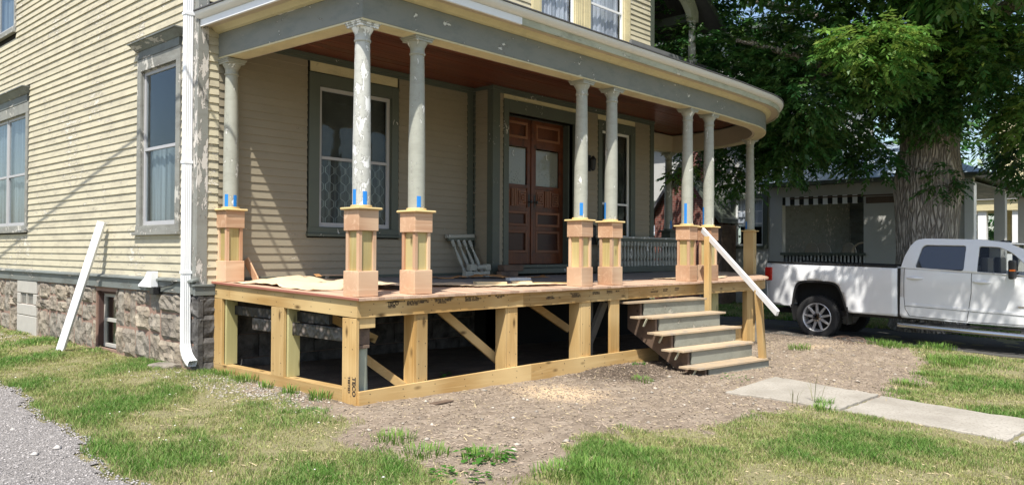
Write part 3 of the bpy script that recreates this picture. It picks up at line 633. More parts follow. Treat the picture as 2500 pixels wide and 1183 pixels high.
# basement window
bw = MB(); a0, a1, z0, z1 = BW; bw.fbox(FLs, a0, a0+.03, -.3, .01, z0, z1).fbox(FLs, a1-.03, a1, -.3, .01, z0, z1).fbox(FLs, a0, a1, -.3, -.02, z1-.04, z1).fbox(FLs, a0+.03, a1-.03, -.3, .0, z0-.1, z0+.0); bwo = bw.build('basement_window', plain('reddish_reveal', (.085, .05, .042), .9, .3), house)
f = MB(); 
for x0, x1, y0, y1 in ((a0+.03, a0+.08, z0, z1-.04), (a1-.08, a1-.03, z0, z1-.04), (a0+.08, a1-.08, z0, z0+.05), (a0+.08, a1-.08, z1-.09, z1-.04), (a0+.08, a1-.08, -.60, -.55)): f.fbox(FLs, x0, x1, -.10, -.06, y0, y1)
f.build('window_frame', 'vent', bwo); MB().fbox(FLs, a0+.08, a1-.08, -.09, -.086, z0+.05, -.60).build('pane', 'glassdark', bwo); MB().fbox(FLs, a0+.08, a1-.08, -.09, -.086, -.55, z1-.09).build('pane', 'glassdark', bwo)
MB().fbox(FLs, a0+.05, a1-.05, -.2, -.19, z0, z1).build('curtain', 'dimcurtain', bwo)
# upper balcony on the right with arch
BZ = 4.735
b = MB(); b.box(8.50, 11.95, 2.50, 5.2, BZ-.14, BZ); b.build('balcony_floor', 'greenslab', house)
def lcol(b, x, y, z0, z1, r):
    h = z1-z0; b.lathe([(r*1.25, 0), (r*1.25, .05), (r, .07), (r*.98, h*.35), (r*.85, h*.84), (r*1.02, h*.85), (r*1.02, h*.87), (r*.86, h*.88), (r*.9, h*.94), (r*1.3, h*.965), (r*1.3, h)], (x, y, z0), 20)
for x, y in ((11.04, 2.6), (9.75, 5.0), (11.04, 5.0)):
    b = MB(); lcol(b, x, y, BZ, 5.66, .085); b.build('balcony_column', 'column', house, smooth=True)
pts = [(9.45, 7.3), (9.45, 6.15)]+[(9.5+1.42*math.sin(t_), 5.66+.62*math.cos(t_)) for t_ in np.linspace(.2, math.pi/2, 12)]+[(11.2, 5.66), (11.2, 5.9), (10.2, 7.3)]
for yy in (2.53, 5.0):
    MB().prism([(x, yy, z) for x, z in pts], (0, .14, 0)).build('balcony_arch', 'trim_in' if yy > 3 else 'fascia_old', house)
MB().prism([(9.45, 2.3, 7.42), (9.45, 2.3, 7.32), (11.95, 2.3, 5.62), (12.05, 2.3, 5.70)], (0, 3.1, 0)).build('balcony_roof', 'shingle', house)
MB().prism([(10.0, 2.26, 7.0), (10.0, 2.26, 6.88), (11.95, 2.26, 5.56), (12.05, 2.26, 5.64)], (0, .035, 0)).build('balcony_rake', 'trim_in', house)
MB().box(11.0, 11.15, 2.7, 5.0, 5.67, 5.86).build('balcony_beam', 'trim_in', house)
MB().box(9.45, 11.2, 2.7, 5.1, 6.9, 6.95).build('balcony_ceiling', 'ceiling', house)
# mailbox and lantern
b = MB(); b.box(7.12, 7.30, D2-.13, D2-.02, .62, .95); b.prism([(7.10, D2-.15, .95), (7.10, D2-.02, .95), (7.10, D2-.02, 1.02)], (.22, 0, 0)); b.build('mailbox', 'black', None, bevel=.005, label='black wall mailbox on the siding between door and narrow window', cat='mailbox')
b = MB(); b.box(7.17, 7.23, D2-.05, D2-.02, 2.0, 2.3); b.lathe([(.02, 0), (.045, .03), (.06, .2), (.07, .21), (.02, .28)], (7.2, D2-.12, 2.0), 8); b.build('wall_lantern', 'black', None, label='small black wall lantern right of the front door above the mailbox', cat='lantern')

# ---------------------------------------------------------------- porch roof: swept beam, soffit, fascia, gutter
CXC, CYC, RC = 8.80, 2.95, 2.90
YE = 3.62
def path(off, n=26):
    """outer line of the porch shifted outward by off: list of (x, y, s) with s=0 on the left side"""
    P = [(-off, D1-.003), (-off, 1.5), (-off, -off)]
    for x in (1.1, 2.2, 3.3, 4.4, 5.5, 6.6, 7.7): P.append((x, -off+.05*0))
    Rr = RC+off+.0
    for t in np.linspace(0, math.pi/2, n): P.append((CXC+Rr*math.sin(t), CYC-Rr*math.cos(t)+.05*0))
    P.append((CXC+Rr, YE+off)); P.append((HXR+.02, YE+off)); return P
PB = path(0)
def zsag(x, y): return .024*max(0, y)*(1 if x < 1 else 0)   # left side rises towards the house
def sweep(prof, name, mat, parent, i0=0, i1=None, smooth=False, kind=None, label=None, zf=None):
    """prof: list of (outward offset, z)"""
    rows = [path(o) for o, z in prof]; n = len(rows[0]); i1 = n if i1 is None else i1; m = len(prof); b = MB(); vs = []
    for i in range(i0, i1):
        for (o, z), rw in zip(prof, rows): vs.append((rw[i][0], rw[i][1], z+(zf(rw[i][0], rw[i][1]) if zf else zsag(*PB[i]))))
    fs = []; L = i1-i0
    for i in range(L-1):
        for j in range(m):
            a, c = i*m+j, i*m+(j+1) % m; fs.append((a, c, c+m, a+m))
    fs.append(tuple(range(m))); fs.append(tuple((L-1)*m+j for j in range(m))[::-1]); b.v = vs; b.f = fs
    o = b.build(name, mat, parent, kind=kind, label=label)
    bmm = bmesh.new(); bmm.from_mesh(o.data); bmesh.ops.recalc_face_normals(bmm, faces=bmm.faces); bmm.to_mesh(o.data); bmm.free()
    if smooth:
        o.data.polygons.foreach_set('use_smooth', [True]*len(o.data.polygons)); o.data.set_sharp_from_angle(angle=R(30))
    return o
proof = thing('porch_roof', 'grey beam and cream eave of the porch roof with rounded right end and white gutter', 'porch roof', (0, 0, 2.83))
sweep([(-.05, 2.845), (-.05, 3.135), (-.27, 3.135), (-.27, 2.845)], 'beam', 'beam', proof, smooth=True)
sweep([(-.052, 2.822), (-.052, 2.842), (-.268, 2.842), (-.268, 2.822)], 'beam_soffit', 'soffit', proof, smooth=True)
sweep([(-.275, 2.83), (-.275, 3.19), (-.31, 3.19), (-.31, 2.83)], 'inner_beam_face', 'soffit2', proof, smooth=True)
sweep([(-.05, 3.138), (-.01, 3.15), (.01, 3.175), (.05, 3.205), (-.1, 3.205)], 'bed_moulding', 'soffit', proof, smooth=True)
sweep([(-.05, 3.208), (.195, 3.192), (.195, 3.212), (-.05, 3.222)], 'eave_soffit', 'soffit2', proof, smooth=True)
NS = 3+2
sweep([(.202, 3.178), (.202, 3.262), (.17, 3.262), (.17, 3.178)], 'fascia', 'white', proof, 0, NS, smooth=True)
sweep([(.198, 3.180), (.198, 3.262), (.166, 3.262), (.166, 3.180)], 'fascia', 'fascia_old', proof, NS-1, None, smooth=True)
sweep([(.204, 3.265), (.225, 3.272), (.255, 3.30), (.27, 3.33), (.27, 3.352), (.12, 3.352), (.12, 3.265)], 'gutter', 'gutter', proof, smooth=True)
sweep([(.12, 3.355), (.285, 3.355), (.285, 3.370), (.12, 3.392)], 'roof_edge', 'shingle', proof, smooth=True)
# low roof deck
b = MB(); pe = path(.14); n = len(pe); vs = []
for (x, y) in pe: vs.append((x, y, 3.385))
inn = []
for (x, y) in pe:
    xi = min(max(x, .9), HXR-.1)
    yi = D1-.02 if x < 4.6 else (D2-.02 if y < YE else YE); yi = (max(y, .9) if x < .5 else yi); inn.append((xi, min(yi, D1-.003) if x < .5 else yi, 3.66 if x < .5 else 3.85))
b.v = vs+inn; b.f = [(i, i+1, n+i+1, n+i) for i in range(n-1)]; b.build('roof_deck', 'shingle', proof)
# ceiling boards
bw_ = .088; y = .285; 
while y < YE-.29:
    y1 = min(y+bw_-.004, YE-.29); ym = y1 if y1 > CYC else y
    xe = CXC+math.sqrt(max(.01, (RC-.29)**2-(CYC-ym)**2)) if ym < CYC else CXC+RC-.29
    xs_ = .285 if y1 < D1-.0 else HXR+.03
    if D2-.02 < y < D1-.02:
        MB().box(.285, 4.58, y, min(y1, D1-.01), 3.218, 3.236).build('ceiling_board', 'ceiling', proof); xs_ = HXR+.03
    elif y >= D1-.02: xs_ = HXR+.03
    elif y1 > D2-.02: y1 = min(y1, D2+.05)
    MB().box(xs_, xe, y, y1, 3.217+random.uniform(0, .003), 3.235).build('ceiling_board', 'ceiling', proof); y += bw_
hk = MB(); hk.tube([(2.35, .42, 3.215), (2.35, .42, 3.17)]+[(2.35+.03*math.sin(t_), .42, 3.14+.03*math.cos(t_)) for t_ in np.linspace(0, 4.4, 9)], .005, 6); hk.build('swing_hook', 'iron', proof)

# ---------------------------------------------------------------- porch deck and new framing
SL = .0275
deck = thing('porch_deck', 'new unfinished porch floor on yellow lumber framing with open crawl space', 'porch deck', (0, 0, -1.09))
zd = lambda y: SL*y
x = -.004; wd_ = .083
while x < CXC+RC-.02:
    x1 = x+wd_-.0025; xm = x1
    yf = -.0+random.uniform(-.004, .004) if x1 < CXC else CYC-math.sqrt(max(0, (RC+.0)**2-(xm-CXC)**2))
    yb = D1-.0 if x < 4.6 else D2+.01
    if x > 9.36: yb = YE+.03
    elif x > 4.6: yb = D2-.002
    t = .028; j = random.uniform(-.0012, .0012)
    MB().hexa([(x, yf, zd(yf)-t+j), (x1, yf, zd(yf)-t+j), (x1, yb, zd(yb)-t+j), (x, yb, zd(yb)-t+j), (x, yf, zd(yf)+j), (x1, yf, zd(yf)+j), (x1, yb, zd(yb)+j), (x, yb, zd(yb)+j)]).build('deck_board', 'deck', deck)
    x += wd_
slh_ = MB().hexa([(-.020, -.004, -.028), (-.0045, -.004, -.028), (-.0045, D1, zd(D1)-.028), (-.020, D1, zd(D1)-.028), (-.020, -.004, .0), (-.0045, -.004, .0), (-.0045, D1, zd(D1)), (-.020, D1, zd(D1))]); slh_.build('nosing', plain('red_nosing', (.30, .115, .08), .5, .15), deck, bevel=.004)
def rimseg(x0, x1, y0=.05, z0=-.205, z1=-.032):
    return MB().box(x0, x1, y0, y0+.038, z0, z1).build('rim_board', 'ptX', deck, bevel=.002)
r1 = rimseg(.05, 2.528); r2 = rimseg(2.532, 4.82, .052); r3 = rimseg(4.824, 8.79)
b = MB(); A_ = np.linspace(0, math.pi/2, 22); po = [(CXC+(RC-.06)*math.sin(t_), CYC-(RC-.06)*math.cos(t_)) for t_ in A_]+[(CXC+RC-.06, YE)]; pi_ = [(CXC+(RC-.10)*math.sin(t_), CYC-(RC-.10)*math.cos(t_)) for t_ in A_]+[(CXC+RC-.10, YE)]
for i in range(len(po)-1): b.hexa([(*po[i], -.205), (*po[i+1], -.205), (*pi_[i+1], -.205), (*pi_[i], -.205), (*po[i], -.032), (*po[i+1], -.032), (*pi_[i+1], -.032), (*pi_[i], -.032)])
b.build('rim_board', 'ptX', deck)
def slhex(x0, x1, y0, y1, za, zb_):     # box following the deck slope along Y
    return MB().hexa([(x0, y0, za+zd(y0)), (x1, y0, za+zd(y0)), (x1, y1, za+zd(y1)), (x0, y1, za+zd(y1)), (x0, y0, zb_+zd(y0)), (x1, y0, zb_+zd(y0)), (x1, y1, zb_+zd(y1)), (x0, y1, zb_+zd(y1))])
ls1 = slhex(.012, .050, .05, 2.62, -.205, -.032).build('rim_board', 'ptY', deck, bevel=.002)
ls2 = slhex(.012, .050, 2.625, 3.04, -.205, -.032).build('rim_board', 'ptY', deck, bevel=.002)
# kick boards
b = MB(); b.hexa([(.03, .03, -1.20), (2.66, .03, -1.24), (2.66, .066, -1.24), (.03, .066, -1.20), (.03, .03, -.945), (2.66, .03, -.93), (2.66, .066, -.93), (.03, .066, -.945)]); b.build('kick_board', 'ptX', deck, bevel=.002)
b = MB(); b.hexa([(2.664, .032, -1.24), (5.6, .032, -1.26), (5.6, .068, -1.26), (2.664, .068, -1.24), (2.664, .032, -.93), (5.6, .032, -.955), (5.6, .068, -.955), (2.664, .068, -.93)]); b.build('kick_board', 'ptX', deck, bevel=.002)
MB().hexa([(.012, .30, -1.2), (.05, .30, -1.2), (.05, 3.04, -1.15), (.012, 3.04, -1.15), (.012, .30, -.945), (.05, .30, -.945), (.05, 3.04, -.94), (.012, 3.04, -.94)]).build('kick_board', 'ptY', deck, bevel=.002)
MB().box(.051, .145, .30, 3.04, -.985, -.944).build('bottom_plate', 'ptY', deck, bevel=.002)
MB().box(7.4, 9.6, .33, .37, -1.25, -.86).build('kick_board', 'ptX', deck)
# posts of the frame
MB().box(.010, .048, .06, .295, -1.12, -.21).build('corner_post', 'ptZ', deck, bevel=.003)
MB().box(.012, .050, 1.41, 1.67, -.943, -.165).build('frame_post', 'ptZ', deck, bevel=.003)
MB().box(.012, .050, 2.82, 3.045, -.943, -.13).build('frame_post', 'ptZ', deck, bevel=.003)
MB().box(.052, .20, 1.37, 1.409, -.943, -.155).build('frame_post', 'ptgreen2', deck, bevel=.003)
MB().box(.052, .20, 2.775, 2.815, -.943, -.12).build('frame_post', 'ptgreen2', deck, bevel=.003)
for x0, w1, w2 in ((.82, .155, .17), (2.27, .175, .17), (3.73, .21, .18)):
    MB().box(x0, x0+w1, .072, .11, -.95, -.206).build('frame_post', 'ptZ', deck, bevel=.003)
    MB().box(x0-.038, x0-.001, .074, .074+w2, -.98, -.206).build('frame_post', 'ptZ', deck, bevel=.003)
MB().box(4.40, 4.62, .072, .11, -.96, -.206).build('frame_post', 'ptZ', deck, bevel=.003)
for x0, x1, y0 in ((7.70, 7.93, .28), (8.90, 9.15, .22), (9.95, 10.1, .6)): MB().box(x0, x1, y0, y0+.09, -1.2, -.20).build('frame_post', 'ptgreen2' if x0 < 8 else 'ptZ', deck, bevel=.003)
MB().box(9.45, 9.54, .24, .33, -1.2, -.2).build('frame_post', 'oldZ', deck)
MB().box(.052, .26, .072, .108, -.315, -.206).build('gusset', 'ptZ', deck, bevel=.003)
MB().box(.075, .235, .13, .28, -.49, -.32).build('old_block', 'brownwood', deck, bevel=.006)
MB().box(.085, .225, .12, .25, -.525, -.492).build('old_block', 'brownwood', deck, bevel=.004)
b = MB(); b.lathe([(.105, 0), (.108, .2), (.10, .42), (.102, .60)], (.165, .245, -1.13), 16); b.build('stone_pier', 'concrete_pier', deck, smooth=True)
MB().bar((.28, .55, -.55), (.80, .22, -1.02), .09, .09).build('brace', 'ptX', deck, bevel=.003)
MB().bar((1.55, .55, -.20), (2.42, .30, -.93), .05, .10).build('brace', 'ptX', deck, bevel=.003)
MB().bar((3.35, .70, -.20), (4.05, .55, -.62), .05, .10).build('brace', 'ptX', deck, bevel=.003)
MB().bar((.6, 1.6, -.25), (1.3, 1.4, -.62), .05, .10).build('brace', 'ptX', deck, bevel=.003)
MB().box(.16, .21, .75, 3.0, -.33, -.215).build('charred_joist', 'char', deck, bevel=.006)
MB().box(.10, .15, .30, 2.25, -.475, -.335).build('charred_joist', 'char', deck, bevel=.006)
for i in range(7):
    MB().box(.15, 4.55 if i > 3 else 9.2, .32+i*.40, .37+i*.40, -.16, -.03).build('joist', 'oldX', deck)
MB().box(4.44, 4.50, .45, .60, -1.1, -.22).build('old_post', 'oldZ', deck); MB().bar((4.30, .50, -1.1), (4.62, .34, -.25), .12, .06, (0, 1, 0)).build('old_post', 'oldZ', deck)
# mill stamps
def text(body, size, origin, ux, uz, mat, parent, name='grade_stamp'):
    cu = bpy.data.curves.new(name, 'FONT'); cu.body = body; cu.size = size; cu.resolution_u = 2; cu.offset = size*.05
    to = bpy.data.objects.new('tmp', cu); COL.objects.link(to); bpy.context.view_layer.update()
    me = bpy.data.meshes.new_from_object(to.evaluated_get(bpy.context.evaluated_depsgraph_get())); bpy.data.objects.remove(to)
    ux, uz, og = Vector(ux), Vector(uz), Vector(origin)
    for v in me.vertices: v.co = og+ux*v.co.x+uz*v.co.y
    me.materials.clear(); me.materials.append(M[mat]); o = bpy.data.objects.new(name, me); COL.objects.link(o); o.parent = parent
    if parent.type == 'EMPTY' and not parent.get('_loc'): o.location = -parent.location
    return o
X_, Zv = (1, 0, 0), (0, 0, 1)
yt = .0485
text('TECO', .056, (.40, yt, -.094), X_, Zv, 'ink', r1); text('TESTED', .032, (.40, yt, -.120), X_, Zv, 'ink', r1)
b = MB(); b.prism([(.37, yt, -.060), (.50, yt-.0, -.046), (.64, yt, -.058), (.64, yt, -.063), (.37, yt, -.063)], (0, .001, 0)); b.build('grade_stamp', 'ink', r1)
for xx, zz, s_ in ((.66, -.070, 'LVL 2.0E  PS 1-09 EXPOSURE 1'), (.66, -.088, 'EDGE  VENEER LUMBER  1 3/4'), (.66, -.106, 'PFS TECO 1234'), (1.05, -.066, 'THIS SIDE UP  GRADE No 1'), (1.06, -.084, 'DRY USE ONLY 2950 Fb'), (1.10, -.103, 'ASTM D5456'), (1.52, -.060, 'SYP  KD19  HT  No 2'), (1.52, -.079, 'TREATED  0.15  AWPA U1'), (1.52, -.098, 'GROUND CONTACT'), (1.90, -.058, 'APA'), (2.02, -.062, 'PSR  ICC-ES ESR'), (2.05, -.080, 'MILL 472')):
    text(s_, .0235, (xx, yt, zz), X_, Zv, 'ink', r1)
yt2 = .0505
for xx, zz, s_ in ((2.98, -.110, 'LAMINATED'), (2.96, -.130, 'VENEER LUMBER'), (3.22, -.128, 'LVL'), (3.46, -.088, 'TECO TESTED PS 1'), (3.50, -.108, 'EXPOSURE 1 2.0E'), (3.50, -.128, 'GRADE STAMP 12'), (3.95, -.085, 'ASTM D5456 U1'), (3.95, -.105, 'DRY USE 2950 Fb'), (4.28, -.08, 'THIS SIDE UP'), (4.28, -.10, 'KD19 HT No 1'), (4.5, -.085, 'MILL 472')):
    text(s_, .0235, (xx, yt2, zz), X_, Zv, 'ink', r2)
for xx, zz, s_ in ((5.45, -.085, 'LVL'), (5.4, -.125, 'LAMINATED VENEER'), (5.75, -.10, 'TECO TESTED'), (5.75, -.122, '2.0E 2950 Fb'), (6.1, -.09, 'ASTM D5456'), (6.08, -.115, 'THIS SIDE UP')):
    text(s_, .022, (xx, yt, zz), X_, Zv, 'ink', r3)
Yn = (0, -1, 0)
for zz, s_ in ((-.03, 'TREATED'), (-.05, 'SYP KD19'), (-.068, 'U1 GC HT')): text(s_, .02, (.011, 3.03, zz-.015+.0), Yn, Zv, 'ink', ls2)
text('TECO', .075, (.0085, .115, -.80), (0, 0, -1), (0, -1, 0), 'ink', deck); text('TESTED', .05, (.0085, .19, -.80), (0, 0, -1), (0, -1, 0), 'ink', deck)

nl = MB()
def nail(x, y, z, ax): 
    r = .0045
    if ax == 'y': nl.box(x-r, x+r, y-.0015, y+.001, z-r, z+r)
    else: nl.box(x-.0015, x+.001, y-r, y+r, z-r, z+r)
for x in np.arange(.2, 8.6, .41):
    for z in (-.06, -.12, -.18): nail(x+random.uniform(-.03, .03), .0495, z+random.uniform(-.01, .01), 'y')
for x in np.arange(.15, 5.4, .45):
    for z in (-.98, -1.06): nail(x+random.uniform(-.02, .02), .0295, z, 'y')
for y in np.arange(.15, 3.0, .36):
    for z in (-.07, -.15): nail(.0115, y+random.uniform(-.03, .03), z+SL*y, 'x')
    nail(.0115, y, -1.0, 'x')
for y in (.12, .24, 1.46, 1.62, 2.86, 3.0):
    for z in (-.25, -.5, -.8, -.9): nail(.0095 if y < .3 else .0115, y, z+random.uniform(-.03, .03), 'x')
for x0, w1 in ((.82, .155), (2.27, .175), (3.73, .21)):
    for z in (-.26, -.5, -.75, -.9): nail(x0+.03, .0715, z, 'y'); nail(x0+w1-.03, .0715, z-.03, 'y')
nl.build('nail_heads', 'iron', deck, kind='stuff')
# ---------------------------------------------------------------- columns and pedestals
def make_pedestal(style='cedar', half=False):
    s = .128; m = .112
    root = thing('column_pedestal', '', 'pedestal', local=True)
    y1 = .12 if half else s
    b = MB(); b.box(-s, s, -s, y1, 0, .262); b.build('base_block', 'cedarX', root, bevel=.006)
    st = .042
    for sx in (-1, 1):
        for sy in (-1, 1):
            MB().box(min(sx*m, sx*(m-st)), max(sx*m, sx*(m-st)), min(sy*m, sy*(m-st)), max(sy*m, sy*(m-st)), .263, .672).build('corner_stile', 'cedarZ', root, bevel=.003)
    q = m-.022
    MB().box(-q, q, -q, q, .263, .672).build('panel', 'ptgreen', root)
    b = MB(); b.box(-s, s, -s, y1, .673, .888); b.build('top_block', 'cedarX', root, bevel=.006)
    MB().box(-.158, .158, -.158, .12 if half else .158, .889, .914).build('cap', 'cap', root, bevel=.011)
    b = MB(); b.lathe([(.108, 0), (.112, .006), (.112, .016), (.108, .024)], (0, 0, .9145), 24); b.build('column_ring', 'cap', root, smooth=True); return root
proto_ped = make_pedestal()
COLS = [(.165, .197), (.91, .197), (3.855, .197), (4.565, .197), (6.70, .197), (7.405, .197)]
PL = ['cedar pedestal at the very corner of the porch under the most peeling column', 'cedar pedestal second from the left, just right of the corner pedestal',
      'left cedar pedestal of the pair in front of the double door', 'right cedar pedestal of the pair in front of the door, beside the baluster railing',
      'cedar pedestal left of the stair post, under the fifth column', 'cedar pedestal half hidden behind the raw stair post']
GP = 'new cedar pedestals along the porch edge'
peds = []
for i, (x, y) in enumerate(COLS):
    p = proto_ped if i == 0 else copy_tree(proto_ped)
    p.location = (x, y, zd(y)+.001); p['label'] = PL[i]; p['group'] = GP; peds.append(p)
hp = make_pedestal(half=True); hp.location = (.17, D1-.125, zd(2.9)+.001); hp['label'] = 'cedar pedestal built against the house wall at the left end of the porch'; hp['group'] = GP
LC = 2.822-.9395-.0
def make_column(kind='column'):
    root = thing('porch_column', '', 'column', local=True); h = LC
    prof = []
    for i in range(15):
        t = i/14; r = .094*(1-.0*t) if t < .3 else .094-(.094-.077)*((t-.3)/.7)**1.3
        prof.append((r, t*(h-.20)))
    sh = MB(); sh.lathe(prof+[(.082, h-.198), (.088, h-.19), (.088, h-.178), (.080, h-.17), (.079, h-.13), (.084, h-.11), (.100, h-.085), (.110, h-.065), (.112, h-.055)], (0, 0, 0), 36)
    sh.build('shaft', kind, root, smooth=True)
    ab = MB(); ab.box(-.118, .118, -.118, .118, h-.054, h-.030).box(-.128, .128, -.128, .128, h-.0295, h-.012).box(-.14, .14, -.14, .14, h-.0115, h-.0005); ab.build('abacus', kind, root, bevel=.003); return root
def tape(root, ang, z0, z1, w=.045):
    r = .0965; b = MB(); n = 5; da = w/r
    i_, o_ = [], []
    for i in range(n+1):
        a = ang-da/2+da*i/n; i_.append((r*math.cos(a), r*math.sin(a))); o_.append(((r+.0015)*math.cos(a), (r+.0015)*math.sin(a)))
    for i in range(n): b.hexa([(*i_[i], z0), (*i_[i+1], z0), (*o_[i+1], z0), (*o_[i], z0), (*i_[i], z1), (*i_[i+1], z1), (*o_[i+1], z1), (*o_[i], z1)])
    b.build('tape', 'tape', root)
camang = lambda x, y: math.atan2(_C[1]-y, _C[0]-x)
GC = 'round porch columns'
CLs = ['corner porch column with the heaviest white peeling paint and two blue tapes', 'second porch column, just right of the peeling corner column', 'left column of the pair in front of the double door',
       'right column of the pair in front of the double door', 'left column of the pair behind the stair post', 'right column of the pair behind the stair post']
TP = [[(-.85, -.01, .16), (.38, 0, .14)], [(.28, .01, .13)], [(.1, .03, .2)], [(-1.05, .0, .24)], [(-.25, .0, .33)], [(-1.05, .0, .3)]]
c_peel = make_column('column_peel'); c_norm = make_column('column')
for i, (x, y) in enumerate(COLS):
    c = c_peel if i == 0 else (c_norm if i == 1 else copy_tree(c_norm_clean))
    if i == 1: c_norm_clean = copy_tree(c_norm); 
    c.location = (x+(.0 if i < 2 else .01), y, zd(y)+.9395); c['label'] = CLs[i]; c['group'] = GC
    c.rotation_euler.y = 0 if i < 2 else .012
    for a, z0, z1 in TP[i]: tape(c, camang(x, y)+a, max(z0, .004), z1)
# wall column
c = copy_tree(c_norm_clean); c.location = (.17, D1-.125, zd(2.9)+.9395); c['label'] = 'porch column standing against the house wall at the far left'; c['group'] = GC; c.scale.z = (2.822+.055-zd(2.9)-.9395)/LC
for a, z0, z1 in ((-.55, .004, .16), (.6, .004, .15)): tape(c, camang(.17, 2.9)+a, z0, z1)
# column 7 on the round corner with a plain lumber post
t7 = R(47); x7, y7 = CXC+(RC-.17)*math.sin(t7), CYC-(RC-.17)*math.cos(t7)
c = copy_tree(c_norm_clean); c.location = (x7, y7, zd(y7)+.9395); c['label'] = 'column on the rounded right corner standing on a plain lumber post'; c['group'] = GC; tape(c, camang(x7, y7)-.9, .004, .16)
pp = thing('lumber_pedestal', 'plain square lumber pedestal under the column on the rounded corner', 'pedestal', (x7, y7, zd(y7)), local=True); pp.rotation_euler.z = R(9)
MB().box(-.105, .105, -.105, .105, .001, .893).build('post', 'ptZ', pp, bevel=.004); MB().box(-.15, .15, -.15, .15, .894, .914).build('cap', 'cap', pp, bevel=.008); MB().lathe([(.108, 0), (.112, .012), (.108, .024)], (0, 0, .9145), 24).build('column_ring', 'cap', pp)
# far dark column at the back corner of the porch
xf, yf = CXC+RC-.2, YE-.14
c = c_norm_clean; c.location = (xf, yf, zd(yf)+.9395); c.scale.z = (2.822-zd(yf)-.9395)/LC; c['label'] = 'shaded column at the far back corner of the porch'; c['group'] = GC; tape(c, camang(xf, yf)+.7, .004, .2)
fp = thing('old_pedestal', 'dark old wooden pedestal under the shaded far back column', 'pedestal', (xf, yf, zd(yf)), local=True)
MB().box(-.12, .12, -.12, .12, .001, .86).build('post', 'trim_in', fp, bevel=.006); MB().box(-.17, .17, -.17, .17, .861, .90).build('cap', 'trim_in', fp, bevel=.006); MB().lathe([(.12, 0), (.12, .036)], (0, 0, .901), 20).build('column_ring', 'trim_in', fp)
# baluster railings
def baluster(b, c, h, s=.026, rot=None):
    pr = [(s*1.0, 0), (s*1.0, h*.20), (s*.55, h*.215), (s*.8, h*.235), (s*.55, h*.26), (s*.85, h*.33), (s*1.02, h*.42), (s*.9, h*.5), (s*.6, h*.68), (s*.5, h*.76), (s*.8, h*.785), (s*.5, h*.81), (s*1.0, h*.825), (s*1.0, h)]
    n0 = len(b.v); b.lathe(pr, (0, 0, 0), 8)
    for i in range(n0, len(b.v)):
        v = Vector(b.v[i]); b.v[i] = tuple((rot @ v if rot else v)+Vector(c))
rl = thing('baluster_railing', 'long section of old grey baluster railing standing on the porch floor right of the door', 'railing', (8.8, 2.40, .07))
yr, rx0, rx1 = 2.40, 7.25, 10.40
MB().box(rx0, rx1, yr-.055, yr+.055, .745, .785).build('top_rail', 'column', rl, bevel=.008); MB().box(rx0, rx1, yr-.03, yr+.03, .69, .742).build('under_rail', 'trim_in', rl)
MB().box(rx0, rx1, yr-.04, yr+.04, .085, .205).build('bottom_rail', 'trim_in', rl, bevel=.006)
nb = 27
for i in range(nb):
    b = MB(); baluster(b, (rx0+.06+i*(rx1-rx0-.12)/(nb-1), yr, .206), .482, .036); b.build('baluster', 'column', rl, smooth=True)
# broken piece of railing leaning on the wall
br = thing('broken_railing', 'short broken piece of grey railing with four turned balusters leaning on the porch wall', 'railing', (4.2, 2.75, .08))
MB().bar((3.93, D1-.085, .715), (4.52, D1-.085, .735), .10, .055).build('top_rail', 'column', br, bevel=.008); MB().bar((3.95, D1-.10, .665), (4.53, D1-.10, .685), .05, .05).build('lower_rail', 'trim_in', br, bevel=.005)
for i, xx in enumerate((4.02, 4.15, 4.28, 4.41)):
    top = Vector((xx, D1-.11, .655)); bot = Vector((xx+.085, D1-.36, .085)); d = (top-bot); b = MB(); baluster(b, bot, d.length, .031, d.to_track_quat('Z', 'Y').to_matrix()); b.build('baluster', 'column', br, smooth=True)
for i, (x0, x1, y0, z0, lab) in enumerate(((3.80, 4.33, 2.42, .068, 'lower'), (3.92, 4.38, 2.45, .175, 'upper'))):
    t_ = thing('old_newel_block', f'{lab} of the two grey turned blocks lying beside the broken railing', 'wood block', ((x0+x1)/2, y0, z0), group='grey turned blocks on the porch floor')
    for e0, e1 in ((x0, x0+.14), (x1-.10, x1)): MB().box(e0, e1, y0-.05, y0+.05, z0, z0+.10).build('square_end', 'column', t_, bevel=.01)
    b = MB(); b.tube([(x0+.14, y0, z0+.05), (x0+.18, y0, z0+.05), (x0+.2, y0, z0+.05), (x1-.16, y0, z0+.05), (x1-.10, y0, z0+.05)], [.045, .03, .042, .038, .046], 12); b.build('turned_shaft', 'column', t_, smooth=True)
def solo(mb, name, mat, label, cat, bevel=0, group=None, **kw):
    o = mb.build(name, mat, None, bevel=bevel, label=label, cat=cat, **kw)
    if group: o['group'] = group
    return o
solo(MB().box(4.50, 4.90, 2.28, 2.40, .065, .155), 'beam_offcut', 'brownwood', 'lower dark timber offcut under another one in front of the door step', 'timber', .008, 'dark timber offcuts by the door')
solo(MB().box(4.55, 5.02, 2.27, 2.42, .157, .26), 'beam_offcut', 'brownwood', 'upper brown weathered timber offcut lying on another block left of the door step', 'timber', .008, 'dark timber offcuts by the door')
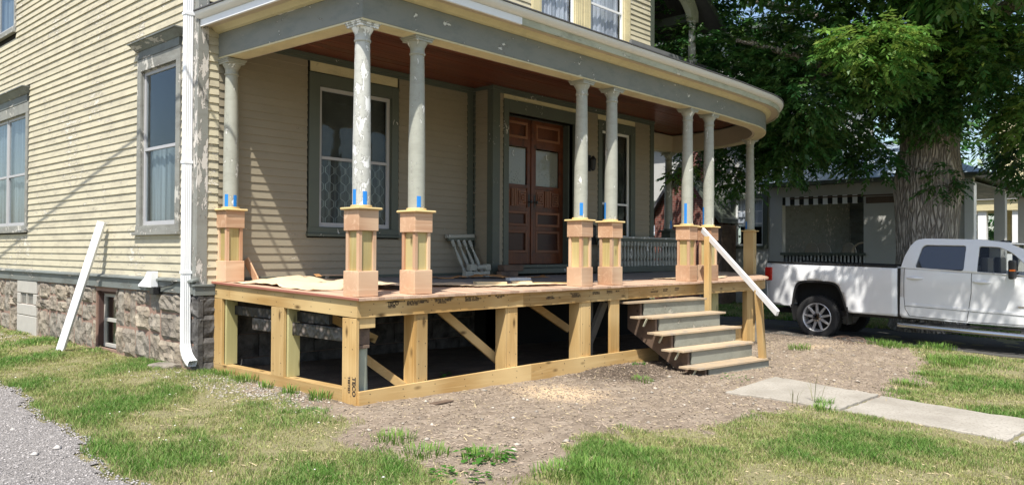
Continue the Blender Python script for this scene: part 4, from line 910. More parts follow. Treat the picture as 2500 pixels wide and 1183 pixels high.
# things lying on the deck
def sheetmesh(name, poly, amp, mat, label, cat, step=.07, th=.004, base=.008, seed=0, curl=0):
    P = np.array(poly); x0, y0 = P.min(0); x1, y1 = P.max(0); X, Y = np.meshgrid(np.arange(x0, x1+step, step), np.arange(y0, y1+step, step))
    Xw, Yw = X+.02*snoise(X, Y, 5, seed), Y+.02*snoise(X, Y, 4, seed+3)
    ins = poly_sd(P, X, Y); hgt = base+amp*np.clip(snoise(X, Y, 2.2, seed)+.2, 0, 1)+amp*.35*np.clip(snoise(X, Y, 7, seed+5), 0, 1)+curl*np.exp(-(ins/.10)**2)
    Z = SL*Yw+hgt; ok = ins < step*.3; nxx = X.shape[1]; i = (np.arange(X.shape[0]-1)[:, None]*nxx+np.arange(nxx-1)[None])
    keep = (ok[:-1, :-1] & ok[1:, 1:] & ok[1:, :-1] & ok[:-1, 1:]).ravel(); i = i.ravel()[keep]; fq = np.c_[i, i+1, i+nxx+1, i+nxx]; used, inv = np.unique(fq, return_inverse=True)
    o = mesh_np(name, np.c_[Xw.ravel(), Yw.ravel(), Z.ravel()][used], inv.reshape(fq.shape), mat); o['label'] = label; o['category'] = cat
    o.data.polygons.foreach_set('use_smooth', [True]*len(o.data.polygons)); sm = o.modifiers.new('t', 'SOLIDIFY'); sm.thickness = th; return o
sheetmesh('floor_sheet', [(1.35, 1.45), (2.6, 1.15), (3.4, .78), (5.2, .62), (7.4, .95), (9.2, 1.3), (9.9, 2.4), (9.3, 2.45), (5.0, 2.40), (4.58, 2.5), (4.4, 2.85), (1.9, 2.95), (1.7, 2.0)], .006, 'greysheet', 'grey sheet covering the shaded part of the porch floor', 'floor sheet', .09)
sheetmesh('kraft_paper', [(.06, 2.72), (.5, 2.86), (1.0, 2.9), (1.6, 2.75), (1.62, 1.9), (1.0, 1.35), (.55, 1.0), (.12, 1.0), (.1, 1.9)], .05, 'paper', 'large crumpled tan building paper at the left end of the porch floor', 'paper', .06, seed=2)
sheetmesh('kraft_paper', [(.75, 1.8), (1.2, 1.9), (1.55, 1.35), (1.2, .62), (.72, .80)], .03, 'paper', 'tan paper sheet behind the corner pedestal on top of another sheet', 'paper', .05, seed=4, base=.045)
sheetmesh('kraft_paper', [(1.62, 1.05), (2.3, .62), (3.1, .42), (3.95, .33), (4.15, .50), (3.4, .80), (2.7, 1.05), (2.0, 1.3)], .014, 'paper', 'long tan paper sheet between the second and third pedestals', 'paper', .05, seed=6, base=.018, curl=.006)
sheetmesh('kraft_paper', [(6.5, .75), (7.9, .9), (9.9, 1.5), (10.0, 1.2), (8.6, .45), (7.6, .42), (7.1, .5)], .01, 'paper', 'tan paper sheet behind the pair of pedestals at the top of the steps', 'paper', .07, seed=7, base=.014)
sheetmesh('curled_paper', [(2.6, 2.50), (4.3, 2.2), (4.45, 1.95), (5.4, 2.2), (5.2, 1.85), (4.2, 1.78), (3.0, 2.25)], .05, 'paper2', 'orange brown curled paper strip on the shaded floor before the broken railing', 'paper', .06, seed=9, base=.012)
sheetmesh('grey_flap', [(1.02, .92), (1.32, 1.1), (1.38, .86), (1.18, .74)], .035, 'greysheet', 'dark grey folded flap of paper between the first two pedestals', 'paper', .04, seed=5, base=.012)
b = MB(); b.hexa([(.93, 2.14, .145), (1.05, 2.20, .145), (1.03, 2.24, .175), (.91, 2.18, .175), (.93, 2.14, .148), (1.05, 2.20, .148), (1.03, 2.24, .178), (.91, 2.18, .178)])
solo(b, 'paper_label', 'paper2', 'small brown printed label on the crumpled tan paper', 'label')
solo(MB().hexa([(2.52, .86, .035), (2.93, .70, .03), (2.99, .83, .033), (2.58, .99, .038), (2.52, .86, .078), (2.93, .70, .073), (2.99, .83, .076), (2.58, .99, .081)]), 'board_offcut', 'sawnblock', 'left pale board offcut on the paper between the second and third pedestals', 'board offcut', .003, 'pale board offcuts on the porch floor')
solo(MB().hexa([(3.14, .80, .03), (3.36, .63, .028), (3.44, .73, .03), (3.22, .90, .033), (3.14, .80, .072), (3.36, .63, .070), (3.44, .73, .072), (3.22, .90, .075)]), 'board_offcut', 'sawnblock', 'right pale board offcut nearer the paired pedestals', 'board offcut', .003, 'pale board offcuts on the porch floor')
solo(MB().bar((3.44, .66, .05), (4.05, .42, .04), .05, .012), 'thin_strip', 'cap', 'thin wooden strip lying before the paired pedestals', 'wood strip')
solo(MB().hexa([(3.74, 1.40, .05), (4.10, 1.30, .05), (4.14, 1.42, .053), (3.78, 1.52, .053), (3.74, 1.40, .09), (4.10, 1.30, .09), (4.14, 1.42, .093), (3.78, 1.52, .093)]), 'grey_offcut', 'whitetrim', 'small whitish offcut lying in the shade before the door', 'board offcut', .003)
solo(MB().bar((.50, 2.86, .09), (.44, D1-.04, .36), .11, .02, (1, 0, 0)), 'cedar_offcut', 'cedarZ', 'short cedar offcut leaning on the wall beside the leftmost pedestal', 'cedar offcut', .002)
solo(MB().bar((1.5, D1-.06, .135), (2.2, D1-.09, .125), .03, .02), 'trim_strip', 'cedarX', 'thin reddish strip at the foot of the wall under the big window', 'wood strip')

# ---------------------------------------------------------------- steps
TH = .12; ex = Vector((math.cos(TH), -math.sin(TH), 0)); ey = Vector((-math.sin(TH), -math.cos(TH), 0)); O5 = Vector((4.79, -.035, -.238)); SR, SD, SW = .208, .285, 1.83
steps = thing('front_steps', 'old grey-green wooden porch steps with five worn bare treads', 'steps', (4.9, -.9, -1.18))
def sbox(b, a0, a1, f0, f1, z0, z1):      # a along tread, f outward
    q = lambda a, f, z: O5+ex*a+ey*f+Vector((0, 0, z)); return b.hexa([q(a0, f0, z0), q(a1, f0, z0), q(a1, f1, z0), q(a0, f1, z0), q(a0, f0, z1), q(a1, f0, z1), q(a1, f1, z1), q(a0, f1, z1)])
for i in range(5):
    z = -SR*i; f = SD*i; j0, j1 = [(-.20, -.10), (-.02, .10), (.02, -.02), (-.02, .06), (.0, .05)][i]; k0, k1 = [(.0, -.04), (.08, .06), (.03, .06), (.0, .04), (-.08, -.05)][i]
    sbox(MB(), j1, SW+k1, f-.155, f, z-.030, z).build('tread', 'tread', steps, bevel=.004); sbox(MB(), j0, SW+k0, f-.315, f-.159, z-.030, z-.001).build('tread', 'tread', steps, bevel=.004)
    sbox(MB(), .30, SW-.06, f-.055, f-.03, z-SR+(.0 if i < 4 else -.06), z-.031).build('riser', 'riser', steps, bevel=.002)
    for a, ff in ((.10, -.10),):
        q = O5+ex*a+ey*(f+ff)+Vector((0, 0, z-.031)); q2 = q+ey*(-.06)+Vector((0, 0, -.11)); 
        if i: MB().bar(q, q2, .012, .035, tuple(ex)).build('bracket', 'fascia_old', steps)
for a in (.24, SW-.12):
    q = lambda f, z: O5+ex*a+ey*f+Vector((0, 0, z))
    MB().prism([q(-.30, -.03), q(-.06, -.03), q(-.06, -SR-.03), q(SD-.06, -SR-.031), q(SD-.06, -2*SR-.03), q(2*SD-.06, -2*SR-.031), q(2*SD-.06, -3*SR-.03), q(3*SD-.06, -3*SR-.031), q(3*SD-.06, -4*SR-.03), q(4*SD-.06, -4*SR-.031), q(4*SD-.06, -4*SR-.26), q(4*SD-.22, -4*SR-.26), q(-.30, -.42)], tuple(ex*.045)).build('stringer', 'brownwood', steps)
# stair posts and white rail
PA = O5+ex*(SW-.02)+ey*(.12)+Vector((0, 0, 0)); 
pa = MB(); ax_, ay_ = 6.86, -.10
pa.hexa([(ax_-.045, ay_-.045, -.50), (ax_+.045, ay_-.045, -.50), (ax_+.045, ay_+.045, -.50), (ax_-.045, ay_+.045, -.50), (ax_-.045, ay_-.045, .74), (ax_+.045, ay_-.045, .66), (ax_+.045, ay_+.045, .66), (ax_-.045, ay_+.045, .74)])
solo(pa, 'stair_post', 'ptZ', 'tall raw lumber post at the top right of the steps', 'stair post', .003, 'raw lumber stair posts')
PBc = O5+ex*1.68+ey*1.06+Vector((0, 0, -4*SR))
pb = MB(); c0 = PBc; c1 = PBc+Vector((-.10, .02, 1.00)); w_ = .045
pb.hexa([c0+Vector((a*w_, b*w_, 0)) for a, b in ((-1, -1), (1, -1), (1, 1), (-1, 1))]+[c1+Vector((a*w_, b*w_, -.0 if a < 0 else -.07)) for a, b in ((-1, -1), (1, -1), (1, 1), (-1, 1))])
solo(pb, 'stair_post', 'ptZ', 'shorter raw lumber post leaning at the right end of the bottom step', 'stair post', .003, 'raw lumber stair posts')
RA = Vector((6.84, -.16, .70)); RB = c1+Vector((-.03, 0, -.01)); dd = (RB-RA)
solo(MB().bar(RA-dd*.19, RB+dd*.375, .042, .085), 'stair_rail', 'white', 'long white board laid as a sloping handrail over the two raw stair posts', 'handrail', .003)
print('rail', RA, RB)

# ---------------------------------------------------------------- things on and beside the left wall
def ribbed(b, pts, w, d, right, n_r=4):
    """rectangular corrugated pipe following pts; right = direction of the wide side"""
    right = Vector(right); prof = []
    m = 9
    for i in range(m): prof.append((-w/2+w*i/(m-1), -d/2-(.004 if i % 2 else 0)))
    for i in range(5): prof.append((w/2+(.004 if i % 2 else 0), -d/2+d*(i+.0)/5+.0)) if i else None
    for i in range(m): prof.append((w/2-w*i/(m-1), d/2+(.004 if i % 2 else 0)))
    for i in range(1, 5): prof.append((-w/2-(.004 if i % 2 else 0), d/2-d*i/5))
    o = len(b.v); n = len(prof); pts = [Vector(p) for p in pts]
    for k_, p in enumerate(pts):
        t = (pts[min(k_+1, len(pts)-1)]-pts[max(k_-1, 0)]).normalized(); fwd = right.cross(t).normalized(); rr = t.cross(fwd).normalized()
        for a, c in prof: b.v.append(tuple(p+rr*a+fwd*c))
    for j in range(len(pts)-1):
        for i in range(n):
            x, y = o+j*n+i, o+j*n+(i+1) % n; b.f.append((x, y, y+n, x+n))
    return b
ds = thing('downspout', 'white ribbed downspout running down the corner of the house with a curved outlet', 'downspout', (-.28, 3.16, -1.03))
b = MB(); ribbed(b, [(-.285, 3.17, 7.0), (-.285, 3.17, 3.0), (-.285, 3.17, -.55), (-.285, 3.165, -.70)], .10, .075, (1, 0, 0)); o = b.build('pipe', 'white', ds)
b = MB(); ribbed(b, [(-.285, 3.165, -.69), (-.285, 3.155, -.75), (-.285, 3.13, -.80), (-.285, 3.09, -.845), (-.285, 3.03, -.885), (-.285, 2.97, -.915)], .106, .081, (1, 0, 0)); b.build('outlet_elbow', 'white', ds)
for z in (1.55, .18, 3.4): MB().box(-.345, -.222, 3.125, 3.215, z, z+.035).box(-.222, -.20, 3.10, 3.13, z-.01, z+.045).build('strap', 'white', ds)
b = MB(); ribbed(b, [(-.76, 6.12, -1.04), (-.31, 5.80, .88)], .10, .075, (.75, -.66, 0)); o = solo(b, 'loose_downspout', 'white', 'loose white ribbed downspout leaning diagonally against the left wall', 'downspout')
vh = thing('vent_hood', 'white exhaust hood on the grey skirt board left of the downspout', 'vent hood', (HX, 4.2, .05))
b = MB(); b.prism([(HX-.052, 4.03, .19), (HX-.052, 4.15, .19), (HX-.052, 4.24, .10), (HX-.052, 4.42, .01), (HX-.052, 4.42, -.02), (HX-.052, 4.03, -.02)], (-.10, 0, 0)); b.build('hood', 'white', vh, bevel=.006)
mb_ = thing('small_black_box', 'small black box fixed to the grey skirt board beside the white hood', 'utility box', (HX, 4.05, -.05))
MB().box(HX-.14, HX-.052, 3.98, 4.10, -.11, -.01).build('box', 'black', mb_, bevel=.008); MB().tube([(HX-.09, 3.98, -.02), (HX-.07, 3.8, .0), (HX-.07, 3.6, .03), (HX-.07, 3.42, .09)], .006, 6).build('wire', 'black', mb_); MB().box(HX-.05, HX-.045, 3.96, 4.12, -.12, .0).build('bracket', 'black', mb_)
solo(MB().tube([(HX-.07, 4.44, .0), (HX-.10, 4.5, .03), (HX-.07, 4.56, .0), (HX-.09, 4.5, -.03)], .012, 6), 'cable_stub', 'black', 'short black cable stub left of the white hood', 'cable')
# overhead cable (out of frame, casts the thin diagonal shadow on the wall)
dd = sd
def shp(y, z, L): return Vector((HX, y, z))+dd*L
pA = shp(2.9, 2.55, 3.2); pB = shp(8.6, .98, 3.2); ddv = (pB-pA)
solo(MB().tube([pA-ddv*.18, pA, pB, pB+ddv*1.0], .018, 8), 'overhead_cable', 'black', 'overhead service cable whose shadow crosses the left wall', 'cable')
# flat stone, twigs, stump bits
b = MB(); n = 9; pts = [(-.22+.30*math.cos(a)*(1+.12*math.sin(3*a)), 3.62+.21*math.sin(a), float(H(-.2, 3.6))-.02) for a in np.linspace(0, 2*math.pi, n, endpoint=False)]
b.prism(pts, (0, 0, .07)); solo(b, 'flat_stone', 'stone', 'flat grey stone lying in the grass below the downspout', 'stone', .02)

# ---------------------------------------------------------------- pickup truck
TX = 11.9; TWd = 2.02
truck = thing('pickup_truck', 'white crew cab pickup truck parked on the driveway in the tree shade', 'pickup truck', (TX+1, -2, -1.32))
tz = lambda y: -.0145*(0-y) if False else (y)*.0325           # nose-down pitch of the body
T = lambda y, z, o=0.: (TX-o, y, z)
def side(poly, name, mat, par, off=0., th=.05, bevel=.012, mirror=True):
    b = MB(); b.prism([T(y, z, off) for y, z in poly], (th, 0, 0)); o = b.build(name, mat, par, bevel=bevel); 
    if mirror:
        b = MB(); b.prism([(TX+TWd-th+off, y, z) for y, z in poly], (th, 0, 0)); b.build(name, mat, par, bevel=bevel)
    return o
def roundpoly(P, r=.05, n=4):
    out = []; m = len(P)
    for i in range(m):
        a, p, c = Vector(P[i-1]), Vector(P[i]), Vector(P[(i+1) % m]); u, v = (a-p), (c-p); rr = min(r, u.length*.45, v.length*.45); s_, e_ = p+u.normalized()*rr, p+v.normalized()*rr
        for j in range(n+1):
            t = j/n; q = s_*(1-t)**2+p*2*t*(1-t)+e_*t*t; out.append((q.x, q.y))
    return out
arch = [(.67, -.70), (.60, -.22), (.47, -.095), (-.22, -.10), (-.37, -.20), (-.52, -.70)]
for _ in range(2):
    q_ = [arch[0]]
    for p_, n_ in zip(arch[:-1], arch[1:]): q_ += [(p_[0]*.78+n_[0]*.22, p_[1]*.78+n_[1]*.22), (p_[0]*.22+n_[0]*.78, p_[1]*.22+n_[1]*.78)]
    arch = q_+[arch[-1]]
bed = [(-1.475, .192), (1.10, .268), (1.235, .25), (1.27, .10), (1.255, -.30), (1.21, -.62), (.70, -.655)]+arch+[(-.54, -.735), (-1.475, -.76)]
# curved body panel: displace outwards with height for tumblehome
def panel(poly, name, mat, par, ydep=None, th=.04):
    """side panel filled with a fine grid so that it can bulge"""
    P = np.array(poly); y0, z0 = P.min(0); y1, z1 = P.max(0)
    bm2 = bmesh.new(); vs = [bm2.verts.new((0, y, z)) for y, z in poly]; bm2.faces.new(vs)
    for axis, lo, hi, stp in ((1, y0, y1, .12), (2, z0, z1, .06)):
        v = lo+stp
        while v < hi:
            no = [0, 0, 0]; no[axis] = 1; co = [0, 0, 0]; co[axis] = v
            bmesh.ops.bisect_plane(bm2, geom=bm2.verts[:]+bm2.edges[:]+bm2.faces[:], plane_co=co, plane_no=no); v += stp
    for s in (0, 1):
        bm3 = bm2.copy(); 
        for v in bm3.verts:
            x = bulge(v.co.y, v.co.z); v.co.x = TX+x if s == 0 else TX+TWd-x
        bmesh.ops.recalc_face_normals(bm3, faces=bm3.faces)
        if bm3.faces and sum(f.normal.x for f in bm3.faces)*(1 if s == 0 else -1) > 0: bmesh.ops.reverse_faces(bm3, faces=bm3.faces)
        me = bpy.data.meshes.new(name); bm3.to_mesh(me); bm3.free(); me.materials.append(M[mat]); me.polygons.foreach_set('use_smooth', [True]*len(me.polygons))
        o = bpy.data.objects.new(name, me); COL.objects.link(o); o.parent = par; o.location = -par.location if par.type == 'EMPTY' else (0, 0, 0)
        so_ = o.modifiers.new('s', 'SOLIDIFY'); so_.thickness = th; so_.offset = -1
        if s == 0: first = o
    bm2.free(); return first
def bulge(y, z):
    h = z-.0; base = .0
    if z > .16: base = .30*(z-.16)**1.15          # greenhouse leans in
    base += .05*max(0, (-.45-z))**1.2+.02*max(0, z-.05)
    base -= .012*math.exp(-((z+.10)/.16)**2)
    d = min(math.hypot(y-.08, (z+.75)*.92), 1.2)
    if z < .1: base -= .035*math.exp(-((d-.72)/.16)**2)
    if y > 1.05: base += (y-1.05)**2*1.6
    return base
bedo = panel(bed, 'bed_side', 'carpaint', truck)
# flares
for s, xs_ in ((0, TX-.04), (1, TX+TWd-.03)):
    a_in = arch; cy, cz = .08, -.75; out_ = [(cy+(y-cy)*1.0, z) for y, z in a_in]; inn_ = [(cy+(y-cy)*.93, cz+(z-cz)*.93) for y, z in a_in]
    b = MB(); pr = roundpoly(out_+inn_[::-1], .04, 3); b.prism([(xs_+.012, y, z) for y, z in out_+inn_[::-1]], (.05, 0, 0)); b.build('wheel_flare', 'black', truck, bevel=.006)
b = MB(); b.box(TX+.34, TX+TWd-.34, -.52, .68, -.72, -.05).box(TX+.06, TX+TWd-.06, -.5, .64, -.14, -.06).box(TX+.06, TX+TWd-.06, .62, .68, -.6, -.1).box(TX+.06, TX+TWd-.06, -.55, -.5, -.7, -.12); b.build('wheel_well', 'dark', truck)
b = MB(); b.box(TX+.36, TX+TWd-.36, -1.46, 1.2, -.28, -.20).box(TX+.04, TX+TWd-.04, 1.18, 1.24, -.55, .24).box(TX+.04, TX+TWd-.04, -1.46, -1.42, -.5, .19); b.build('bed_floor', 'carpaint', truck)
b = MB(); 
for xs_ in (TX+.0, TX+TWd-.09): b.hexa([(xs_, -1.46, .193), (xs_+.09, -1.46, .193), (xs_+.09, 1.22, .268), (xs_, 1.22, .268), (xs_, -1.46, .232), (xs_+.09, -1.46, .232), (xs_+.09, 1.22, .300), (xs_, 1.22, .300)])
b.build('bed_rail_cap', 'black', truck, bevel=.008)
MB().box(TX-.03, TX+.07, 1.10, 1.262, -.12, .17).build('tail_light', 'redlens', truck, bevel=.02)
MB().box(TX+.02, TX+TWd-.02, 1.24, 1.42, -.66, -.48).build('rear_bumper', 'chrome', truck, bevel=.03)
# cab
cab_lo = [(-1.545, .205), (-1.545, -.765), (-3.98, -.855), (-4.0, .085)]
cab_full = [(-1.545, .20), (-1.60, .40), (-1.70, .62), (-1.80, .735), (-1.95, .762), (-2.9, .735), (-3.40, .665), (-3.62, .56), (-4.05, .10)]
panel([(-1.545, .195), (-1.52, -.72), (-1.56, -.775), (-4.05, -.86), (-4.05, .075)], 'cab_side', 'carpaint', truck)
w1 = roundpoly([(-1.80, .205), (-1.90, .60), (-1.96, .645), (-2.67, .630), (-2.65, .155)], .05); w2 = roundpoly([(-2.87, .130), (-2.885, .62), (-3.22, .60), (-3.42, .50), (-3.84, .085)], .05)
# greenhouse panel with real window openings
def ring(outer, holes, name):
    cu = bpy.data.curves.new(name, 'CURVE'); cu.dimensions = '2D'; cu.fill_mode = 'BOTH'
    for P in [outer]+holes:
        sp_ = cu.splines.new('POLY'); sp_.points.add(len(P)-1); sp_.use_cyclic_u = True
        for q, (y, z) in zip(sp_.points, P): q.co = (y, z, 0, 1)
    to = bpy.data.objects.new('tmp', cu); COL.objects.link(to); bpy.context.view_layer.update(); me = bpy.data.meshes.new_from_object(to.evaluated_get(bpy.context.evaluated_depsgraph_get())); bpy.data.objects.remove(to); return me
for s in (0, 1):
    me = ring([(-1.545, .196), (-1.60, .42), (-1.69, .62), (-1.78, .725), (-1.93, .757), (-2.9, .730), (-3.38, .662), (-3.62, .555), (-4.05, .10), (-4.05, .076)], [w1, w2], 'cab_upper_side')
    for v in me.vertices:
        y, z = v.co.x, v.co.y; x = bulge(y, z); v.co = (TX+x if s == 0 else TX+TWd-x, y, z)
    me.materials.clear(); me.materials.append(M['carpaint']); o = bpy.data.objects.new('cab_upper_side', me); COL.objects.link(o); o.parent = truck; o.location = -truck.location; q = o.modifiers.new('s', 'SOLIDIFY'); q.thickness = .04; q.offset = 0
    for wp, nm, mt in ((w1, 'rear_window', 'carglass'), (w2, 'front_window', 'glassdark')):
        b = MB(); sc = 1.03; cy = sum(p[0] for p in wp)/len(wp); cz = sum(p[1] for p in wp)/len(wp); ps = [(cy+(y-cy)*sc, cz+(z-cz)*sc) for y, z in wp]
        vs = [((TX+bulge(y, z)+.022) if s == 0 else (TX+TWd-bulge(y, z)-.022), y, z) for y, z in ps]; b.v = vs; b.f = [tuple(range(len(vs)))]; b.build(nm, mt, truck)
def xin(z): return bulge(-2, z)
b = MB(); prof = [(-1.56, -.2), (-1.56, .19), (-1.615, .42), (-1.70, .62), (-1.79, .725), (-1.94, .757), (-2.9, .73), (-3.38, .662)]
for (ya, za), (yb_, zb_) in zip(prof[:-1], prof[1:]):
    for k_ in (0,):
        b.v += [(TX+xin(za)+.0, ya, za), (TX+TWd-xin(za), ya, za), (TX+TWd-xin(zb_), yb_, zb_), (TX+xin(zb_), yb_, zb_)]; n_ = len(b.v); b.f.append((n_-4, n_-3, n_-2, n_-1))
o = b.build('cab_roof', 'carpaint', truck); q = o.modifiers.new('s', 'SOLIDIFY'); q.thickness = .02
b = MB(); b.v = [(TX+.24, -3.42, .648), (TX+TWd-.24, -3.42, .648), (TX+TWd-.08, -4.10, .10), (TX+.08, -4.10, .10)]; b.f = [(0, 1, 2, 3)]; b.build('windscreen', 'glassdark', truck)
b = MB(); b.v = [(TX+.25, -1.63, .60), (TX+TWd-.25, -1.63, .60), (TX+TWd-.15, -1.55, .23), (TX+.15, -1.55, .23)]; b.f = [(0, 1, 2, 3)]; b.build('back_window', 'carglass', truck)
# hood, fender, front
b = MB(); b.hexa([(TX+.03, -5.45, -.30), (TX+TWd-.03, -5.45, -.30), (TX+TWd-.03, -4.05, -.30), (TX+.03, -4.05, -.30), (TX+.12, -5.38, -.06), (TX+TWd-.12, -5.38, -.06), (TX+TWd-.06, -4.05, .08), (TX+.06, -4.05, .08)]); b.build('hood', 'carpaint', truck, bevel=.05)
farch = [(-4.05, -.86), (-4.10, -.80), (-4.18, -.25), (-4.32, -.14), (-5.0, -.16), (-5.13, -.27), (-5.22, -.78)]
panel([(-4.06, .075)]+farch+[(-5.45, -.78), (-5.5, -.25), (-5.42, -.08)], 'front_fender', 'carpaint', truck)
MB().box(TX+.03, TX+TWd-.03, -5.58, -5.44, -.88, -.55).build('front_bumper', 'chrome', truck, bevel=.04); MB().box(TX+.5, TX+TWd-.5, -5.53, -5.44, -.50, -.12).build('grille', 'chrome', truck, bevel=.02)
for xs_ in (TX+.05, TX+TWd-.5): MB().box(xs_, xs_+.45, -5.52, -5.43, -.45, -.15).build('headlight', 'glasswhite', truck, bevel=.03)
# door seams, mouldings, handles
def strip(p0, p1, w, d, name, mat, off=.012, bev=.003):
    (y0, z0), (y1, z1) = p0, p1; n = 8; b = MB()
    for i in range(n):
        ya, za = y0+(y1-y0)*i/n, z0+(z1-z0)*i/n; yb_, zb_ = y0+(y1-y0)*(i+1)/n, z0+(z1-z0)*(i+1)/n; t = Vector((yb_-ya, zb_-za)).normalized(); nn_ = (-t.y*w/2, t.x*w/2)
        q = []
        for y, z in ((ya, za), (yb_, zb_)):
            for sg, o_ in ((-1, -.005), (1, -.005), (1, off), (-1, off)): yy, zz = y+sg*nn_[0], z+sg*nn_[1]; q.append((TX+bulge(y, z)-o_, yy, zz))
        b.hexa([q[0], q[1], q[2], q[3], q[4], q[5], q[6], q[7]])
    return b.build(name, mat, truck)
for pts in ([(-2.775, .70), (-2.785, .30), (-2.775, -.25), (-2.70, -.785)], [(-1.63, .40), (-1.605, .1), (-1.60, -.35), (-1.62, -.60), (-1.70, -.735), (-2.70, -.785)], [(-3.96, .08), (-3.97, -.80), (-2.72, -.79)]):
    for p0, p1 in zip(pts[:-1], pts[1:]): strip(p0, p1, .010, .002, 'door_seam', 'black', .0015)
strip((-1.62, -.515), (-3.95, -.617), .045, 0, 'door_moulding', 'carpaint', .012); strip((-1.62, -.542), (-3.95, -.642), .006, 0, 'door_moulding', 'black', .006)
strip((-1.77, .205), (-3.9, .068), .016, 0, 'chrome_strip', 'chrome', .012)
b = MB(); b.box(TX+.02, TX+.1, -1.535, -1.48, -.76, .19); b.build('body_gap', 'black', truck)
for y in (-1.80, -2.945):
    zc = .006 if y > -2 else -.04; b = MB(); n = 10; b.tube([(TX-.012+(-.02*math.sin(math.pi*i/n)), y+.15-.30*i/n, zc-.008*i/n) for i in range(n+1)], [.008+.02*math.sin(math.pi*i/n) for i in range(n+1)], 8); b.build('door_handle', 'carpaint', truck, smooth=True)
b = MB(); b.tube([(TX-.10, -1.52, -.915), (TX-.10, -3.95, -1.0)], .048, 12); b.build('running_board', 'chrome', truck, smooth=True)
MB().box(TX+.0, TX+.12, -3.9, -1.6, -.90, -.86).box(TX+.2, TX+1.8, -5.2, 1.1, -.82, -.72).build('frame_rail', 'black', truck)
for y in (-1.8, -2.7, -3.6): MB().bar((TX-.08, y, -.93-.03*(-y-1.8)/1.8*.8), (TX+.15, y, -.84), .05, .02).build('step_bracket', 'black', truck)
b = MB(); b.hexa([(TX-.02, .58, -.95), (TX+.25, .58, -.95), (TX+.25, .62, -.95), (TX-.02, .62, -.95), (TX-.02, .64, -.62), (TX+.25, .64, -.62), (TX+.25, .68, -.62), (TX-.02, .68, -.62)]); b.build('mud_flap', 'black', truck)
b = MB(); b.hexa([(TX-.02, -.50, -.98), (TX+.25, -.50, -.98), (TX+.25, -.53, -.98), (TX-.02, -.53, -.98), (TX-.02, -.50, -.62), (TX+.25, -.50, -.62), (TX+.25, -.53, -.62), (TX-.02, -.53, -.62)]); b.build('mud_flap', 'black', truck)
# mirror
for s in (0, 1):
    xo = TX-.30 if s == 0 else TX+TWd+.06
    MB().box(xo, xo+.24, -3.52, -3.42, .03, .37).build('mirror', 'black', truck, bevel=.03); MB().box(xo-.002, xo+.12, -3.525, -3.44, .17, .205).build('mirror_lamp', 'orange', truck, bevel=.005)
    MB().bar((TX-.1 if s == 0 else TX+TWd+.1, -3.45, .13), (TX+.05 if s == 0 else TX+TWd-.05, -3.5, .13), .05, .04).build('mirror_arm', 'black', truck)
for x in (TX+.75, TX+1.0, TX+1.25): MB().lathe([(.05, 0), (.045, .03), (.01, .045)], (x, -3.15, .70), 10).build('roof_light', 'black', truck)
b = MB(); b.box(TX+.4, TX+TWd-.4, -2.75, -1.6, -.3, .25).box(TX+.2, TX+.7, -3.5, -2.9, -.3, .02).box(TX+.2, TX+.7, -3.0, -2.88, .0, .42).box(TX+1.3, TX+1.8, -3.0, -2.88, .0, .42); b.build('seats', 'black', truck, bevel=.03)
# wheels
def wheel(y, z, xo, flip):
    wh = MB(); rr = .445; w_ = .29
    def revolve(prof, n=48):
        b = MB(); 
        for r, x in prof:
            for i in range(n): a = 2*math.pi*i/n; b.v.append((xo+flip*x, y+r*math.cos(a), z+r*math.sin(a)))
        m = len(prof)
        for j in range(m-1):
            for i in range(n): p, q = j*n+i, j*n+(i+1) % n; b.f.append((p, p+n, q+n, q) if flip > 0 else (p, q, q+n, p+n))
        return b
    ty = revolve([(.30, .03), (.305, .0), (.33, -.012), (.39, -.01), (.43, .005), (rr, .035), (rr, .25), (.42, .28), (.30, .28)])
    for i in range(48):       # tread blocks
        a = 2*math.pi*(i+.5)/48; c_, s_ = math.cos(a), math.sin(a)
        for x0, x1 in ((.03, .075), (.09, .14), (.155, .20), (.215, .26)):
            sh_ = .012*(1 if x0 in (.03, .155) else -1); q = []
            for r in (rr-.005, rr+.010):
                for da, x in ((-.045, x0), (.045, x0), (.045, x1), (-.045, x1)): aa = a+da*.75+sh_; q.append((xo+flip*x, y+r*math.cos(aa), z+r*math.sin(aa)))
            ty.hexa(q)
    w = ty.build('wheel', 'tyre', truck)
    rm = revolve([(.302, .03), (.308, .002), (.295, -.004), (.280, .01), (.272, .05), (.268, .20), (.0, .21)]); rm.build('rim', 'rim', w, smooth=True)
    revolve([(.26, .185), (.0, .18)]).build('brake_disc', 'dark', w)
    hb = revolve([(.095, .10), (.095, .018), (.085, .005), (.06, .0), (.055, -.01), (.0, -.012)], 24); hb.build('hub', 'chrome', w, smooth=True)
    for i in range(9):
        a = 2*math.pi*i/9+.15; b = MB(); q = []
        for r, hw, x0, x1 in ((.07, .030, .02, .075), (.285, .018, .006, .06)):
            for sg, x in ((-1, x0), (1, x0), (1, x1), (-1, x1)): q.append((xo+flip*x, y+r*math.cos(a)-sg*hw*math.sin(a), z+r*math.sin(a)+sg*hw*math.cos(a)))
        b.hexa(q); b.build('spoke', 'rim', w, bevel=.004)
    for i in range(8):
        a = 2*math.pi*i/8; b = MB(); b.tube([(xo+flip*.02, y+.075*math.cos(a), z+.075*math.sin(a)), (xo-flip*.012, y+.075*math.cos(a), z+.075*math.sin(a))], .011, 6); b.build('lug_nut', 'chrome', w)
wheel(.13, -.872, TX+.02, 1); wheel(.13, -.872, TX+TWd-.02, -1); wheel(-4.66, -.93, TX+.02, 1); wheel(-4.66, -.93, TX+TWd-.02, -1)
MB().tube([(TX+.3, .13, -.872), (TX+1.7, .13, -.872)], .06, 8).build('axle', 'black', truck)

